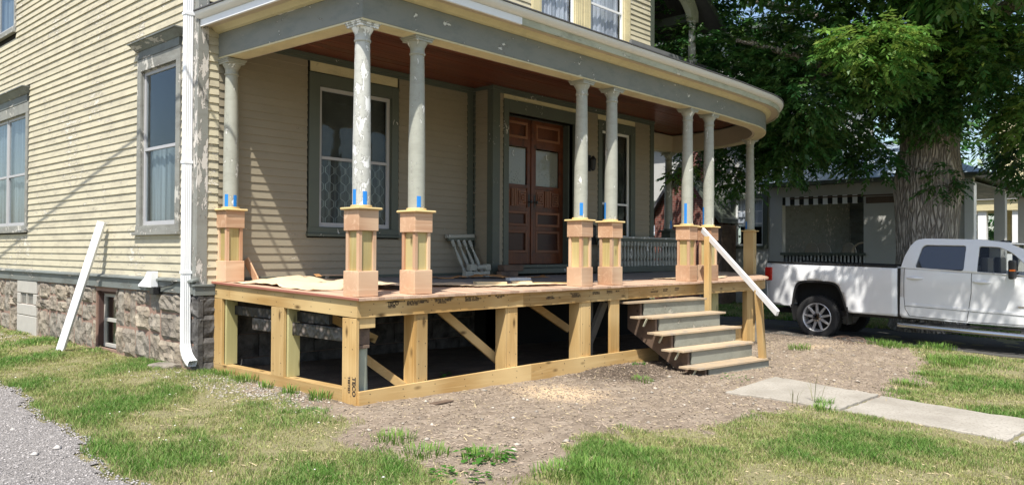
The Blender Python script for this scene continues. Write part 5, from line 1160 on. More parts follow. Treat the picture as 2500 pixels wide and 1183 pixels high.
# ---------------------------------------------------------------- neighbour's house
NX = 20.0
nb_ = thing('neighbour_house', 'grey stucco house next door with deep shaded porch and brick entry gable', 'house', (NX, 5, -1.35))
FN = lambda a, o, z: (NX-o, a, z)
NW1 = (5.10, 6.08, .72, 2.28); NW2 = (8.75, 9.75, .30, 2.20)
b = MB(); wall_cells(b, FN, 4.92, 14, -1.5, 4.35, -.2, 0, [NW1, NW2]); b.box(NX+.2, 30, 4.92, 5.1, -1.5, 7.8).box(NX+.01, NX+.2, 4.92, 5.1, 4.35, 7.8).box(NX+.02, NX+.2, 5.1, 14, 4.35, 7.8); b.build('stucco_wall', 'stucco', nb_)
MB().box(NX-.35, NX+.1, 4.6, 14, 4.40, 4.46).box(NX-.38, NX-.30, 4.6, 14, 4.46, 4.6).build('gutter', 'white', nb_)
MB().hexa([(NX-.3, 4.6, 4.55), (NX+.0, 4.6, 4.55), (NX+.0, 14, 4.55), (NX-.3, 14, 4.55), (NX-.3, 4.6, 4.6), (NX+.0, 4.6, 4.8), (NX+.0, 14, 4.8), (NX-.3, 14, 4.6)]).build('lower_roof', 'bluroof', nb_)
for (a0, a1, z0, z1) in (NW1, NW2):
    b = MB(); b.fbox(FN, a0-.16, a0, .001, .05, z0-.1, z1+.15).fbox(FN, a1, a1+.16, .001, .05, z0-.1, z1+.15).fbox(FN, a0, a1, .001, .05, z1, z1+.15).fbox(FN, a0, a1, .001, .06, z0-.1, z0); w = b.build('window', 'trim_in', nb_)
    f = MB(); zm = (z0+z1)/2-.05
    f.fbox(FN, a0, a0+.06, -.06, -.02, z0, z1).fbox(FN, a1-.06, a1, -.06, -.02, z0, z1).fbox(FN, a0+.06, a1-.06, -.06, -.02, z0, z0+.06).fbox(FN, a0+.06, a1-.06, -.06, -.02, z1-.06, z1).fbox(FN, a0+.06, a1-.06, -.06, -.02, zm-.03, zm+.03)
    f.fbox(FN, (a0+a1)/2-.015, (a0+a1)/2+.015, -.055, -.03, zm+.03, z1-.06).fbox(FN, a0+.06, a1-.06, -.055, -.03, (zm+z1)/2-.012, (zm+z1)/2+.012); f.build('window_frame', 'white', w)
    MB().fbox(FN, a0+.06, a1-.06, -.05, -.046, zm+.03, z1-.06).build('pane', 'glasswhite', w); MB().fbox(FN, a0+.06, a1-.06, -.05, -.046, z0+.06, zm-.03).build('pane', 'glass', w)
    MB().fbox(FN, a0+.03, a1-.03, -.16, -.15, zm-.1, z1).build('curtain', 'curtain', w); MB().fbox(FN, a0-.3, a1+.3, -1.0, -.98, z0-.3, z1+.2).build('dark_room_backing', 'dark', w)  # near-black sheet stands for the unlit depth behind the window
# second storey front window
b = MB(); b.box(23.0, 24.4, 4.86, 4.92, 4.6, 6.2).build('window', 'white', nb_); MB().box(23.1, 24.3, 4.84, 4.856, 4.7, 6.1).build('pane', 'glasswhite', nb_)
b = MB(); b.box(NX-.4, 31, 4.3, 15, 7.8, 8.0); b.build('eave', 'trim_in', nb_)
# brick gable entry
b = MB(); b.prism([(18.9, 6.35, -1.4), (18.9, 8.55, -1.4), (18.9, 8.55, 1.9), (18.9, 7.45, 3.5), (18.9, 6.35, 1.9)], (1.1, 0, 0)); b.box(19.3, 20.3, 6.9, 7.7, 2.5, 4.3); b.build('brick_gable', 'brick', nb_)
b = MB()
b.prism([(18.7, 7.45, 3.55), (18.7, 8.85, 1.60), (18.7, 8.85, 1.45), (18.7, 7.45, 3.38)], (1.3, 0, 0)); b.build('gable_roof', 'shingle', nb_)
b = MB(); b.prism([(18.7, 7.45, 3.55), (18.7, 6.0, 1.60), (18.7, 6.0, 1.45), (18.7, 7.45, 3.38)], (1.3, 0, 0)); b.build('gable_roof', 'trim_in', nb_)
MB().box(18.92, 19.9, 6.02, 6.34, -1.4, 1.4).build('entry_side', 'brownwood', nb_)
# deep porch towards the street
PZ0, PZ1 = .42, 2.22
b = MB(); OPEN = (1.92, 4.46, PZ0, PZ1+.05)
wall_cells(b, FN, -1.0, 4.90, -1.5, 2.60, -.25, 0, [OPEN]); b.build('porch_wall', 'stucco', nb_)
for px2 in (24, 27.6): MB().box(px2, px2+.3, -1.0, -.7, -1.5, 2.45).build('porch_corner_post', 'stucco', nb_)
MB().box(NX+.3, 27.9, -.95, -.75, -1.5, -.35).build('porch_base_wall', 'stucco', nb_)
MB().box(NX-.03, NX+.28, -1.03, -.80, -1.5, 2.45).build('porch_corner_post', 'white', nb_)
MB().box(NX-.015, NX-.002, -.78, 1.85, 1.98, 2.18).box(NX-.03, NX-.002, -.78, 4.2, 2.2, 2.24).build('porch_beam', 'brownwood', nb_)
MB().box(NX+.2, 28, -1.0, 4.9, 2.46, 2.5).box(27, 27.2, 2.2, 4.9, -1.5, 2.5).box(NX+.25, 27, 4.82, 4.90, -.4, 2.45).box(NX+.25, 28, -1, 4.9, -.5, -.4).build('porch_shade_lining', 'skirt', nb_)  # dark lining over the stucco, the porch's shade put into its colour
b = MB(); b.hexa([(NX-.5, -1.5, 2.60), (28, -1.5, 2.60), (28, 4.91, 2.60), (NX-.5, 5.05, 2.60), (NX-.5, -1.5, 2.70), (28, -1.5, 2.70), (28, 4.91, 2.70), (NX-.5, 5.05, 2.70)]); b.build('porch_eave', 'trim_in', nb_)
MB().hexa([(NX-.52, -1.5, 2.702), (28, -1.5, 2.702), (28, 4.91, 2.702), (NX-.52, 5.05, 2.702), (NX+2.6, 2.0, 4.1), (28, 2.0, 4.1), (28, 4.9, 4.1), (NX+2.6, 4.9, 4.1)]).build('porch_roof', 'bluroof', nb_)
for i in range(17):
    a = 1.96+i*.15
    o = MB().box(NX+.02, NX+.05, a, a+.148, 2.02 if i % 2 == 0 else 2.00, 2.27).build('awning_scallop', 'white' if i % 2 else 'dark', nb_)
for i in range(22):
    a = 1.93+i*.115; MB().box(NX+.0, NX+.04, a, a+.06, .20, .415).build('porch_block', 'vent', nb_)
MB().box(NX-.06, NX+.2, 1.85, 4.5, .42, .50).build('porch_sill', 'trim_in', nb_)
MB().box(NX+.3, NX+.33, 1.9, 4.5, .1, .4).build('dark_screen', 'dark', nb_)
for (y0, y1) in ((3.5, 3.62), (4.2, 4.3), (2.75, 2.85)): MB().box(26.9, 26.98, y0, y1+.5, .5, 2.2).build('inner_pane', 'glasswhite', nb_)
for i, (y, x, lb) in enumerate(((3.9, 21.2, 'leftmost pale high-backed chair on the neighbour\'s shaded porch'), (3.55, 21.3, 'second pale chair on the neighbour\'s porch, right of the leftmost one'), (3.0, 22.0, 'third pale chair on the neighbour\'s porch behind the plant'))):
    c = thing('porch_chair', lb, 'chair', (x, y, -.4), group='pale chairs on the neighbour\'s porch')
    b = MB(); b.prism([(x-.22, y+.24*math.cos(t_), .50+.34*math.sin(t_)) for t_ in np.linspace(0, math.pi, 9)]+[(x-.22, y-.2, -.05), (x-.22, y+.2, -.05)], (.05, 0, 0)); b.build('backrest', 'vent', c, bevel=.01)
    MB().box(x-.2, x+.28, y-.22, y+.22, -.02, .06).build('seat', 'soffit2', c, bevel=.02)
    for sx in (-.18, .24):
        for sy in (-.18, .18): MB().box(x+sx, x+sx+.04, y+sy-.02, y+sy+.02, -.40, -.022).build('leg', 'soffit2', c)
b = MB(); b.tube([(21.0, 2.25+.36*math.cos(t_), .52+.30*math.sin(t_)) for t_ in np.linspace(-.3, math.pi+.3, 14)], .03, 8); ch = thing('round_back_chair', 'round wicker-backed chair at the right side of the neighbour\'s porch', 'chair', (21.1, 2.25, -.4)); b.build('back_hoop', 'soffit2', ch); MB().lathe([(.3, -.02), (.32, .05), (.28, .07)], (21.3, 2.25, 0), 16).build('seat', 'soffit2', ch)
for a in (0.5, 2.1, 3.7, 5.3): MB().tube([(21.3+.25*math.cos(a), 2.25+.25*math.sin(a), -.4), (21.3+.2*math.cos(a), 2.25+.2*math.sin(a), 0)], .02, 6).build('leg', 'soffit2', ch)
fl_ = thing('flag', 'blue flag on a slanting black pole at the neighbour\'s porch corner', 'flag', (NX-.1, -.2, 1.0)); MB().tube([(NX-.05, .15, .75), (NX-.5, -.45, 1.62)], .014, 6).build('pole', 'black', fl_)
b = MB(); b.prism([(NX-.45, -.40, 1.50), (NX-.15, .02, .95), (NX-.20, -.28, .72), (NX-.42, -.42, .85)], (.01, .01, 0)); b.build('cloth', plain('flag_blue', (.05, .05, .20), .8, .5), fl_)

# far cream house on the right with porch columns
fh = thing('far_house', 'distant cream house with white porch columns at the right edge', 'house', (34, -1, -1.4))
b = MB(); wx = 36
b.box(wx, 44, -9, 1.5, -1.5, 7); b.build('wall', 'soffit', fh)
MB().hexa([(33, -9.3, 2.75), (36, -9.3, 2.75), (36, 2.2, 2.75), (33, 2.2, 2.75), (33, -9.3, 2.85), (36, -9.3, 3.7), (36, 2.2, 3.7), (33, 2.2, 2.85)]).build('porch_roof', 'white', fh)
MB().box(33.1, 36, -9.2, 2.0, 2.3, 2.74).build('porch_frieze', 'soffit', fh)
for y in (1.6, .35, -.5, -1.9, -3.3, -5): MB().box(33.2, 33.5, y-.16, y+.16, -1.4, 2.3).build('porch_column', 'white', fh)
for i in range(9): MB().box(33.3, 36, -9.0, 2.0, 3.9+i*.3, 3.9+i*.3+.02).build('siding_line', 'white', fh) if False else None
for y in (.4, -2.2): MB().box(35.95, 35.99, y-.6, y+.6, .1, 2.0).build('window', 'glassdark', fh)
MB().box(33.2, 33.35, -9, 2, -.2, .5).build('porch_rail', 'white', fh)

# ---------------------------------------------------------------- big ash tree
TB = Vector((15.75, -1.0, -1.4))
tree = thing('ash_tree', 'huge old ash tree with deeply furrowed grey trunk behind the white pickup truck', 'tree', TB)
b = MB(); n = 56; rows = []
for j in range(40):
    z = -1.5+j*.19; t = (z+1.5)/7.4; r = .66-.05*t+.55*math.exp(-(z+1.5)/.55)*.6-.02*math.sin(z*3); r += .10*math.exp(-((z-2.2)/.5)**2)
    cxx, cyy = TB.x+.06*math.sin(z*.8)+.03*z*.3, TB.y+.05*math.sin(z*.9+1)
    for i in range(n):
        a = 2*math.pi*i/n; rr = r*(1+.045*math.sin(3*a+z*.5)+.03*math.sin(7*a-z*.7)+.018*math.sin(23*a+2*math.sin(z*4)))
        b.v.append((cxx+rr*math.cos(a), cyy+rr*math.sin(a), z))
for j in range(39):
    for i in range(n): p, q = j*n+i, j*n+(i+1) % n; b.f.append((p, q, q+n, p+n))
b.build('trunk', 'bark', tree, smooth=True)
def limb(pts, r0, r1, name='limb'):
    pts = [Vector(p) for p in pts]; fine = []
    for a, c in zip(pts[:-1], pts[1:]):
        for t in (0, .25, .5, .75): fine.append(a.lerp(c, t)+Vector((rng.normal(0, .04), rng.normal(0, .04), rng.normal(0, .04)))*r0*3)
    fine.append(pts[-1]); m = len(fine); MB().tube(fine, [r0+(r1-r0)*i/(m-1) for i in range(m)], 10).build(name, 'bark', tree, smooth=True)
limb([(15.7, -1.1, 4.2), (14.6, -.5, 4.55), (13.3, .3, 4.6), (12.2, .9, 4.9), (11.2, 1.6, 5.1)], .17, .05)
limb([(15.7, -1.1, 4.6), (14.2, -1.2, 5.6), (12.4, -1.4, 6.4), (10.2, -1.8, 7.0)], .24, .05)
limb([(15.7, -1.0, 5.0), (15.3, -2.6, 5.8), (14.4, -4.6, 6.6), (13, -6.4, 7.2)], .24, .06)
limb([(15.8, -1.0, 5.2), (16.6, -2.2, 5.5), (17.6, -3.8, 5.7), (18.6, -5.4, 5.9)], .22, .06)
limb([(15.8, -1.0, 5.0), (16.5, .8, 6.2), (16.8, 3, 7.4), (16.6, 5, 8.2)], .24, .06)
limb([(15.75, -1.0, 5.5), (15.9, -.8, 8.0), (15.4, -.6, 11)], .40, .12)
limb([(13.3, .3, 4.6), (12.9, 1.4, 4.2), (12.6, 2.6, 3.6)], .05, .02); limb([(16.6, -2.2, 5.5), (16.2, -3.4, 4.4), (15.6, -4.0, 3.2)], .06, .02)

def leaf_sprigs(centres, dirs, size, col, jitter=.35, leaflets=9):
    """pinnate sprigs; returns V,F,C"""
    n = len(centres); L = leaflets; d = dirs/np.linalg.norm(dirs, axis=1, keepdims=True)
    up = np.array([0, 0, 1.]); sidev = np.cross(d, up); sidev /= (np.linalg.norm(sidev, axis=1, keepdims=True)+1e-6)
    V = np.zeros((n, L, 4, 3), np.float32); C = np.zeros((n, L, 4, 3), np.float32); ln = size[:, None]
    for k_ in range(L):
        if k_ == L-1: t, sg = 1.0, 0
        else: t, sg = (k_//2+1)/(L//2+.6), (1 if k_ % 2 else -1)
        stem = centres+d*ln*2.1*t-up*ln*(.55*t*t)
        ld = d*(.5 if sg else 1.)+sidev*sg*.95-up*.35+rng.normal(0, .22, (n, 3)); ld /= np.linalg.norm(ld, axis=1, keepdims=True)
        wd = np.cross(ld, up+rng.normal(0, .35, (n, 3))); wd /= (np.linalg.norm(wd, axis=1, keepdims=True)+1e-6)
        l = ln*(.75+.25*math.sin(math.pi*t))*rng.uniform(.8, 1.15, (n, 1)); w = l*.23
        V[:, k_, 0] = stem; V[:, k_, 1] = stem+ld*l*.42+wd*w-up*l*.03; V[:, k_, 2] = stem+ld*l-up*l*.14; V[:, k_, 3] = stem+ld*l*.42-wd*w-up*l*.03
        C[:, k_, :] = (col*rng.uniform(.75, 1.3, (n, 1)))[:, None, :]
    nv = n*L*4; idx = np.arange(nv).reshape(-1, 4); return V.reshape(-1, 3), idx, C.reshape(-1, 3)
def blob(c, r, n, size, col, hole=False, shell=.45):
    u = rng.normal(0, 1, (n, 3)); u /= np.linalg.norm(u, axis=1, keepdims=True); rad = (shell+(1-shell)*rng.random((n, 1)))
    p = np.array(c)+u*np.array(r)*rad; keep = snoise(p[:, 0]*1.3+p[:, 2], p[:, 1]*1.3-p[:, 2]*.6, 1.4, 8) > -.28
    p, u = p[keep], u[keep]
    if hole:
        for hc, hr in (((11.4, -1.2, 4.55), 1.35), ((14.3, -2.3, 4.9), .7), ((16.0, -3.6, 4.6), .8)):  # gaps cut along the sun direction so light reaches chosen sprays
            w_ = p-np.array(hc); tt = w_@np.array(sd); dist = np.linalg.norm(w_-tt[:, None]*np.array(sd), axis=1); kk = dist > hr; p, u = p[kk], u[kk]
    d = u*np.array([1, 1, .4])+rng.normal(0, .35, p.shape)+np.array([0, 0, -.15]); s = size*rng.uniform(.75, 1.25, len(p))
    cc = np.array(col)*(1+.25*snoise(p[:, 0], p[:, 1]+p[:, 2], 1.1, 4))[:, None]; cc[:, 0] *= rng.uniform(.8, 1.5, len(p)); return leaf_sprigs(p, d, s, cc)
def merge(parts):
    Vs, Fs, Cs, o = [], [], [], 0
    for v, f, c in parts: Vs.append(v); Fs.append(f+o); Cs.append(c); o += len(v)
    return np.concatenate(Vs), np.concatenate(Fs), np.concatenate(Cs)
LG = (.078, .195, .045); LG_SUN = (.13, .27, .05); LD = (.062, .165, .042)  # leaf greens of one tree, the lightest has sunlight put into it
P_ = lambda u, v, z: _C+_M@(_ray((u, v))/F_*z)
parts = []
# clumps in view (world positions of the masses seen round the trunk)
for c, r, n_, s_, cl in (
    ((11.4, -1.2, 4.55), (1.25, .9, .42), 420, .125, LG_SUN),      # spray with sunlight put into its lighter leaf colour
    ((12.6, -1.0, 4.1), (1.0, .8, .35), 260, .12, LG),
    ((13.4, .6, 5.3), (2.2, 1.8, .9), 900, .13, LG), ((12.4, 2.4, 5.0), (2.0, 1.6, 1.0), 800, .13, LG), ((12.3, 3.6, 6.0), (1.6, 1.4, 1.3), 700, .13, LD),
    ((13.8, 2.3, 3.9), (1.6, 1.3, .8), 620, .13, LD), ((14.3, 1.6, 3.1), (1.3, .9, .75), 520, .13, LD), ((13.4, 2.6, 3.0), (.9, .7, .7), 260, .12, LD),
    ((14.8, -.6, 4.9), (1.7, 1.4, .9), 700, .13, LG), ((16.4, -1.2, 5.6), (2.0, 2.0, 1.0), 800, .13, LG), ((14.4, -2.1, 4.9), (1.4, 1.3, .8), 600, .13, LG_SUN),
    ((15.6, -3.2, 4.5), (1.7, 1.3, .9), 700, .13, LG), ((16.6, -3.4, 3.5), (1.4, 1.1, .9), 620, .13, LD), ((15.2, -3.3, 3.4), (1.1, .8, .6), 380, .13, LG_SUN), ((17.2, -2.9, 2.7), (1.2, .9, .7), 420, .13, LD), ((17.6, -3.6, 1.9), (.9, .7, .4), 180, .12, LD),
    ((14.9, -1.6, 2.15), (.42, .5, .38), 70, .12, LD), ((14.9, -1.3, 3.5), (.7, .9, .35), 150, .12, LG),
    ((12.7, .9, 3.6), (1.0, .8, .5), 260, .12, LG), ((16.9, 1.5, 4.2), (1.6, 1.5, 1.2), 600, .14, LD), ((17.8, 3.2, 4.6), (1.8, 1.8, 1.5), 700, .15, LD)):
    parts.append(blob(c, r, int(n_*.9), s_*1.25, cl))
for u_2, v_2, z_2, r_2, n_2 in ((2265, 60, 17.6, 1.2, 420), (2265, 170, 17.7, .9, 300), (2190, 235, 17.8, .7, 180), (2330, 235, 17.4, .75, 220), (2265, 245, 17.7, .62, 260), (2215, 200, 17.7, .6, 200), (2300, 190, 17.6, .6, 200), (2400, 130, 17, 1.3, 420), (2120, 60, 17.8, 1.2, 380), (1960, 220, 17, 1.2, 380), (2040, 330, 18.2, .8, 200), (2130, 390, 18.6, .6, 140), (1950, 330, 18, .8, 220), (1850, 150, 19, 1.3, 300)):
    parts.append(blob(P_(u_2, v_2, z_2), (r_2, r_2, r_2*.62), int(n_2*.9), .16, LG if n_2 % 20 else LD))
# the wider crown overhead: shades the truck and the drive
for c, r, n_ in (((12.0, -2.4, 6.6), (2.6, 2.6, 1.0), 1700), ((10.4, -4.2, 7.2), (2.4, 2.4, 1.0), 1500), ((13.2, -5.2, 6.8), (2.8, 2.4, 1.1), 1300), ((10.6, -2.2, 7.6), (2.2, 2.2, .8), 1000), ((15.8, -4.2, 7.6), (3, 3, 1.6), 450), ((11.2, .2, 7.3), (2.4, 2.2, 1.0), 800),
    ((13.6, 1.0, 8.2), (3, 3, 1.6), 420), ((16.0, 1.5, 9.2), (3.4, 3.2, 2.2), 400), ((12.2, 4.0, 8.2), (2.6, 2.6, 1.4), 250), ((15.2, -1.5, 10.5), (3.6, 3.6, 2), 350), ((18.5, -1, 8.5), (3, 3.5, 2), 350), ((18.5, -5, 6.6), (2.4, 2.4, 1.5), 260), ((17.0, 4.5, 6.5), (2.6, 2.6, 2.0), 260), ((9.6, -1.9, 7.6), (1.9, 1.9, .8), 500)):
    parts.append(blob(c, r, int(n_*1.25), .24, LG, hole=True))
V, Fc, Cc = merge(parts); o = mesh_np('crown', V, Fc, 'leaf', Cc, parent=tree); o['kind'] = 'stuff'
# lower sprays hanging between the houses
sap = thing('young_tree', 'young broadleaf tree with low hanging sprays in front of the brick gable', 'tree', (16.9, 5.6, -1.4))
b = MB(); b.tube([(16.9, 5.6, -1.5), (16.85, 5.5, .5), (16.7, 5.2, 2.2), (16.4, 4.9, 4.2)], [.10, .08, .06, .03], 8); b.build('trunk', 'bark', sap)
parts = [blob(P_(1665, 425, 18.6), (.32, .3, .26), 46, .13, LG_SUN), blob(P_(1655, 250, 21.5), (1.5, 1.5, 1.2), 420, .15, LG_SUN), blob(P_(1640, 160, 22), (1.6, 1.6, 1.2), 420, .15, LG), blob(P_(1705, 385, 20.5), (.6, .6, .4), 90, .13, LD),
    blob(P_(1780, 400, 19.5), (.75, .7, .32), 120, .13, LD), blob(P_(1825, 440, 19), (.5, .5, .28), 70, .13, LG), blob(P_(1780, 455, 19), (.35, .4, .16), 40, .13, LD), blob(P_(1900, 400, 18.4), (.5, .5, .30), 70, .13, LG), blob(P_(1720, 300, 22), (1.3, 1.3, .8), 320, .14, LD), blob(P_(1760, 200, 22), (1.7, 1.7, 1.2), 500, .15, LG)]
V, Fc, Cc = merge(parts); o = mesh_np('crown', V, Fc, 'leaf', Cc, parent=sap); o['kind'] = 'stuff'
limb2 = MB(); limb2.tube([tuple(P_(1705, 330, 20.5)), tuple(P_(1740, 410, 19.6)), tuple(P_(1790, 430, 19.2)), tuple(P_(1830, 450, 19))], [.03, .02, .015, .008], 6); limb2.build('branch', 'bark', sap)
# far green masses
bgt = []
for i, (c, r, n_, lb) in enumerate((((34, 14, 6), (5, 6, 5), 1500, 'dense green tree far behind the neighbour\'s house'), ((26, 19, 5), (5, 5, 5), 1400, 'dense green tree seen through the upper balcony'), ((44, 4, 5), (5, 6, 5), 1400, 'distant green tree behind the cream house'))):
    t_ = thing('background_tree', lb, 'tree', (c[0], c[1], -1.4), group='trees far behind the houses')
    MB().tube([(c[0], c[1], -1.4), (c[0], c[1], c[2])], [.35, .15], 8).build('trunk', 'bark', t_)
    v_, f_, c_ = blob(c, r, n_, .42, LD, shell=.5); o = mesh_np('crown', v_, f_, 'leaf', c_, parent=t_); o['kind'] = 'stuff'
# shrub at the cream house
sh_ = thing('yellow_shrub', 'sunlit yellow-green shrub before the distant cream house', 'shrub', (30, -2.2, -1.3)); v_, f_, c_ = blob((30, -2.0, .3), (.9, 1.4, 1.3), 500, .14, (.16, .19, .03)); mesh_np('foliage', v_, f_, 'leaf', c_, parent=sh_)['kind'] = 'stuff'
MB().tube([(30, -2, -1.4), (30, -2, .3)], .05, 6).build('stem', 'bark', sh_)

# ---------------------------------------------------------------- grass, litter
def in_house(x, y): return ((x > HX-.04) & (y > D1-.05) & (x < HXR)) | ((x > -.0) & (y > .0) & (x < 9) & (y < 3.2))
WALKP = np.array([(3.84, -1.95), (5.44, -1.88), (5.08, -3.35), (4.84, -5.0), (4.6, -6.5), (4.4, -8), (3.2, -8), (3.4, -6.5), (3.6, -4.95), (3.83, -3.35)])
def density(x, y):
    d = 1-dirt(x, y); d = d*np.where(poly_sd(WALKP, x, y) < .03*snoise(x, y, 9, 1)+.0, 0, 1)
    ge = x-gravel_edge(y); d = d*np.clip(ge/.12+.3*snoise(x, y, 8, 2), 0, 1)
    pat = .58+.55*snoise(x, y, 1.5, 6)+.45*snoise(x, y, 4.5, 9)+.25*snoise(x, y, 11, 3); d = d*np.clip(pat, .10, 1.0)
    near = np.exp(-(((x+.35)/.35)**2+((y-1.5)/1.6)**2)); d *= 1-.75*near
    wall = np.clip((HX-x)/.25, 0, 1); d = np.where((y > D1) & (x < HX), d*np.clip(wall+.35, 0, 1), d)
    d = np.where(in_house(x, y), 0, d); return np.where(x > 11.2, d*.3, d)
def blades(n, xr, yr, hmean, wmean, tuft=1., col0=(.10, .225, .035), col1=(.36, .365, .14), dens=density, sd_=3, straw=.24):
    x = rng.uniform(*xr, n); y = rng.uniform(*yr, n)
    dn = dens(x, y); k_ = rng.random(n) < dn; x, y, dn = x[k_], y[k_], dn[k_]; n = len(x); z = H(x, y)-.003
    lush = np.clip(.5+.9*snoise(x, y, 1.5, 6)+.25*snoise(x, y, 5, sd_), 0, 1)
    h = hmean*(.55+.9*lush)*rng.uniform(.5, 1.35, n); a = rng.uniform(0, 2*np.pi, n); lean = rng.uniform(.15, .95, n)*h; la = rng.uniform(0, 2*np.pi, n); w = wmean*rng.uniform(.7, 1.3, n)
    dx, dy = np.cos(a)*w/2, np.sin(a)*w/2; lx, ly = np.cos(la)*lean, np.sin(la)*lean
    V = np.zeros((n, 5, 3)); V[:, 0] = np.c_[x-dx, y-dy, z]; V[:, 1] = np.c_[x+dx, y+dy, z]; V[:, 2] = np.c_[x+dx*.8+lx*.35, y+dy*.8+ly*.35, z+h*.6]; V[:, 3] = np.c_[x-dx*.8+lx*.35, y-dy*.8+ly*.35, z+h*.6]; V[:, 4] = np.c_[x+lx, y+ly, z+h*.95]
    i = np.arange(n)[:, None]*5; F3 = np.concatenate([i+np.array([[0, 1, 2]]), i+np.array([[0, 2, 3]]), i+np.array([[3, 2, 4]])])
    t = np.clip(1-lush*.9+rng.normal(0, .18, n), 0, 1)[:, None]; c = np.array(col0)*(1-t)+np.array(col1)*t; st = rng.random(n) < straw*(1.2-lush); c[st] = np.array((.42, .36, .20))*rng.uniform(.7, 1.1, (st.sum(), 1)); c = c*rng.uniform(.75, 1.25, (n, 1))
    return V.reshape(-1, 3), F3, np.repeat(c, 5, axis=0)
G = [blades(900000, (-3.4, 3.2), (-6.0, 6.2), .038, .0052), blades(330000, (-.5, 8.5), (-8, -1.6), .042, .0060), blades(90000, (4, 11.3), (-8, 1.0), .055, .010), blades(60000, (-2.4, -.2), (5, 14), .05, .012),
     blades(60000, (15, 19.9), (-10, 10), .08, .03, dens=lambda x, y: np.ones_like(x)*.7)]
V, Fc, Cc = merge(G); g_ = mesh_np('lawn_grass', V, Fc, 'grass', Cc); g_['kind'] = 'stuff'; g_['label'] = 'short patchy green and straw coloured lawn grass'; g_['category'] = 'grass'; print('grass tris', len(Fc))
# taller tufts
def tufts(spots, name, label, per=90, col0=(.09, .22, .03), col1=(.2, .3, .06)):
    out = []
    for x, y, r, h in spots:
        n = int(per*r/.12); a = rng.uniform(0, 2*np.pi, n); q = r*np.sqrt(rng.random(n)); px_, py_ = x+q*np.cos(a), y+q*np.sin(a); z = H(px_, py_); hh = h*rng.uniform(.5, 1.1, n); ln_ = hh*rng.uniform(.2, .8, n); la = a+rng.normal(0, .7, n); w = .0035
        wx, wy = -np.sin(la)*w, np.cos(la)*w; V = np.zeros((n, 5, 3)); V[:, 0] = np.c_[px_-wx, py_-wy, z]; V[:, 1] = np.c_[px_+wx, py_+wy, z]; V[:, 2] = np.c_[px_+wx+np.cos(la)*ln_*.4, py_+wy+np.sin(la)*ln_*.4, z+hh*.65]; V[:, 3] = np.c_[px_-wx+np.cos(la)*ln_*.4, py_-wy+np.sin(la)*ln_*.4, z+hh*.65]; V[:, 4] = np.c_[px_+np.cos(la)*ln_, py_+np.sin(la)*ln_, z+hh]
        i = np.arange(n)[:, None]*5; F3 = np.concatenate([i+np.array([[0, 1, 2]]), i+np.array([[0, 2, 3]]), i+np.array([[3, 2, 4]])]); t = rng.random((n, 1)); out.append((V.reshape(-1, 3), F3, np.repeat(np.array(col0)*(1-t)+np.array(col1)*t, 5, axis=0)))
    V, Fc, Cc = merge(out); o = mesh_np(name, V, Fc, 'grass', Cc); o['kind'] = 'stuff'; o['label'] = label; o['category'] = 'grass'
SP = [(4.0, -3.1, .10, .10), (3.75, -3.2, .12, .09), (9.5, -3.0, .35, .13), (9.0, -3.1, .3, .10), (8.6, -.9, .2, .12), (10.2, -1.9, .22, .14), (10.7, -1.5, .2, .15), (11.2, -2.4, .3, .14), (-.12, .5, .12, .12), (-.15, 1.0, .1, .10), (-.1, 2.0, .14, .10), (-.15, 1.5, .08, .09), (-.1, 2.5, .1, .09),
      (3.95, -.75, .15, .06), (-.45, -2.2, .18, .09), (-.7, -1.8, .2, .08), (-.4, -2.9, .2, .09), (-.2, -3.2, .2, .09), (.5, -3.0, .2, .08), (-.1, -2.95, .16, .09), (-.6, -1.3, .2, .08), (6.4, -3.3, .25, .08), (7.6, -3.2, .25, .07)]
tufts(SP, 'grass_tufts', 'taller bright green grass tufts at the edges of bare soil and walk')
tufts([(4.05, -3.0, .06, .36), (3.75, -2.85, .05, .26)], 'seed_grass', 'thin tall seed grass stalks beside the walk', per=14, col0=(.2, .22, .1), col1=(.32, .3, .18))
# broad-leaved weeds
def weed(x, y, r, n, s, label):
    b_ = []; a = rng.uniform(0, 2*np.pi, n); q = r*np.sqrt(rng.random(n)); p = np.c_[x+q*np.cos(a), y+q*np.sin(a)]; z = H(p[:, 0], p[:, 1])+rng.uniform(.01, .06, n)
    V = np.zeros((n, 4, 3)); d = np.c_[np.cos(a), np.sin(a), rng.uniform(-.1, .5, n)]; w = np.c_[-np.sin(a), np.cos(a), np.zeros(n)]; l = (s*rng.uniform(.6, 1.3, n))[:, None]; c0 = np.c_[p, z]
    V[:, 0] = c0; V[:, 1] = c0+d*l*.5+w*l*.33; V[:, 2] = c0+d*l+np.array([0, 0, -.3])*l; V[:, 3] = c0+d*l*.5-w*l*.33; cc = np.repeat(np.array((.07, .20, .03))*rng.uniform(.7, 1.5, (n, 1)), 4, axis=0)
    o = mesh_np('weed', V.reshape(-1, 3), np.arange(n*4).reshape(-1, 4), 'leaf', cc); o['label'] = label; o['category'] = 'weed'; o['kind'] = 'stuff'; return o
weed(4.75, -.16, .07, 14, .07, 'small bright green seedling at the kick board left of the steps'); weed(-.42, -2.2, .22, 60, .07, 'broad-leaved weed clump at the lower middle edge of the bare soil')
weed(-.95, -2.45, .20, 40, .06, 'broad-leaved weed patch left of the bare soil near the bottom edge'); weed(1.95, .85, .06, 10, .07, 'small green weed growing in the dark crawl space'); weed(4.9, -1.6, .2, 40, .035, 'low green clover creeping at the foot of the steps')
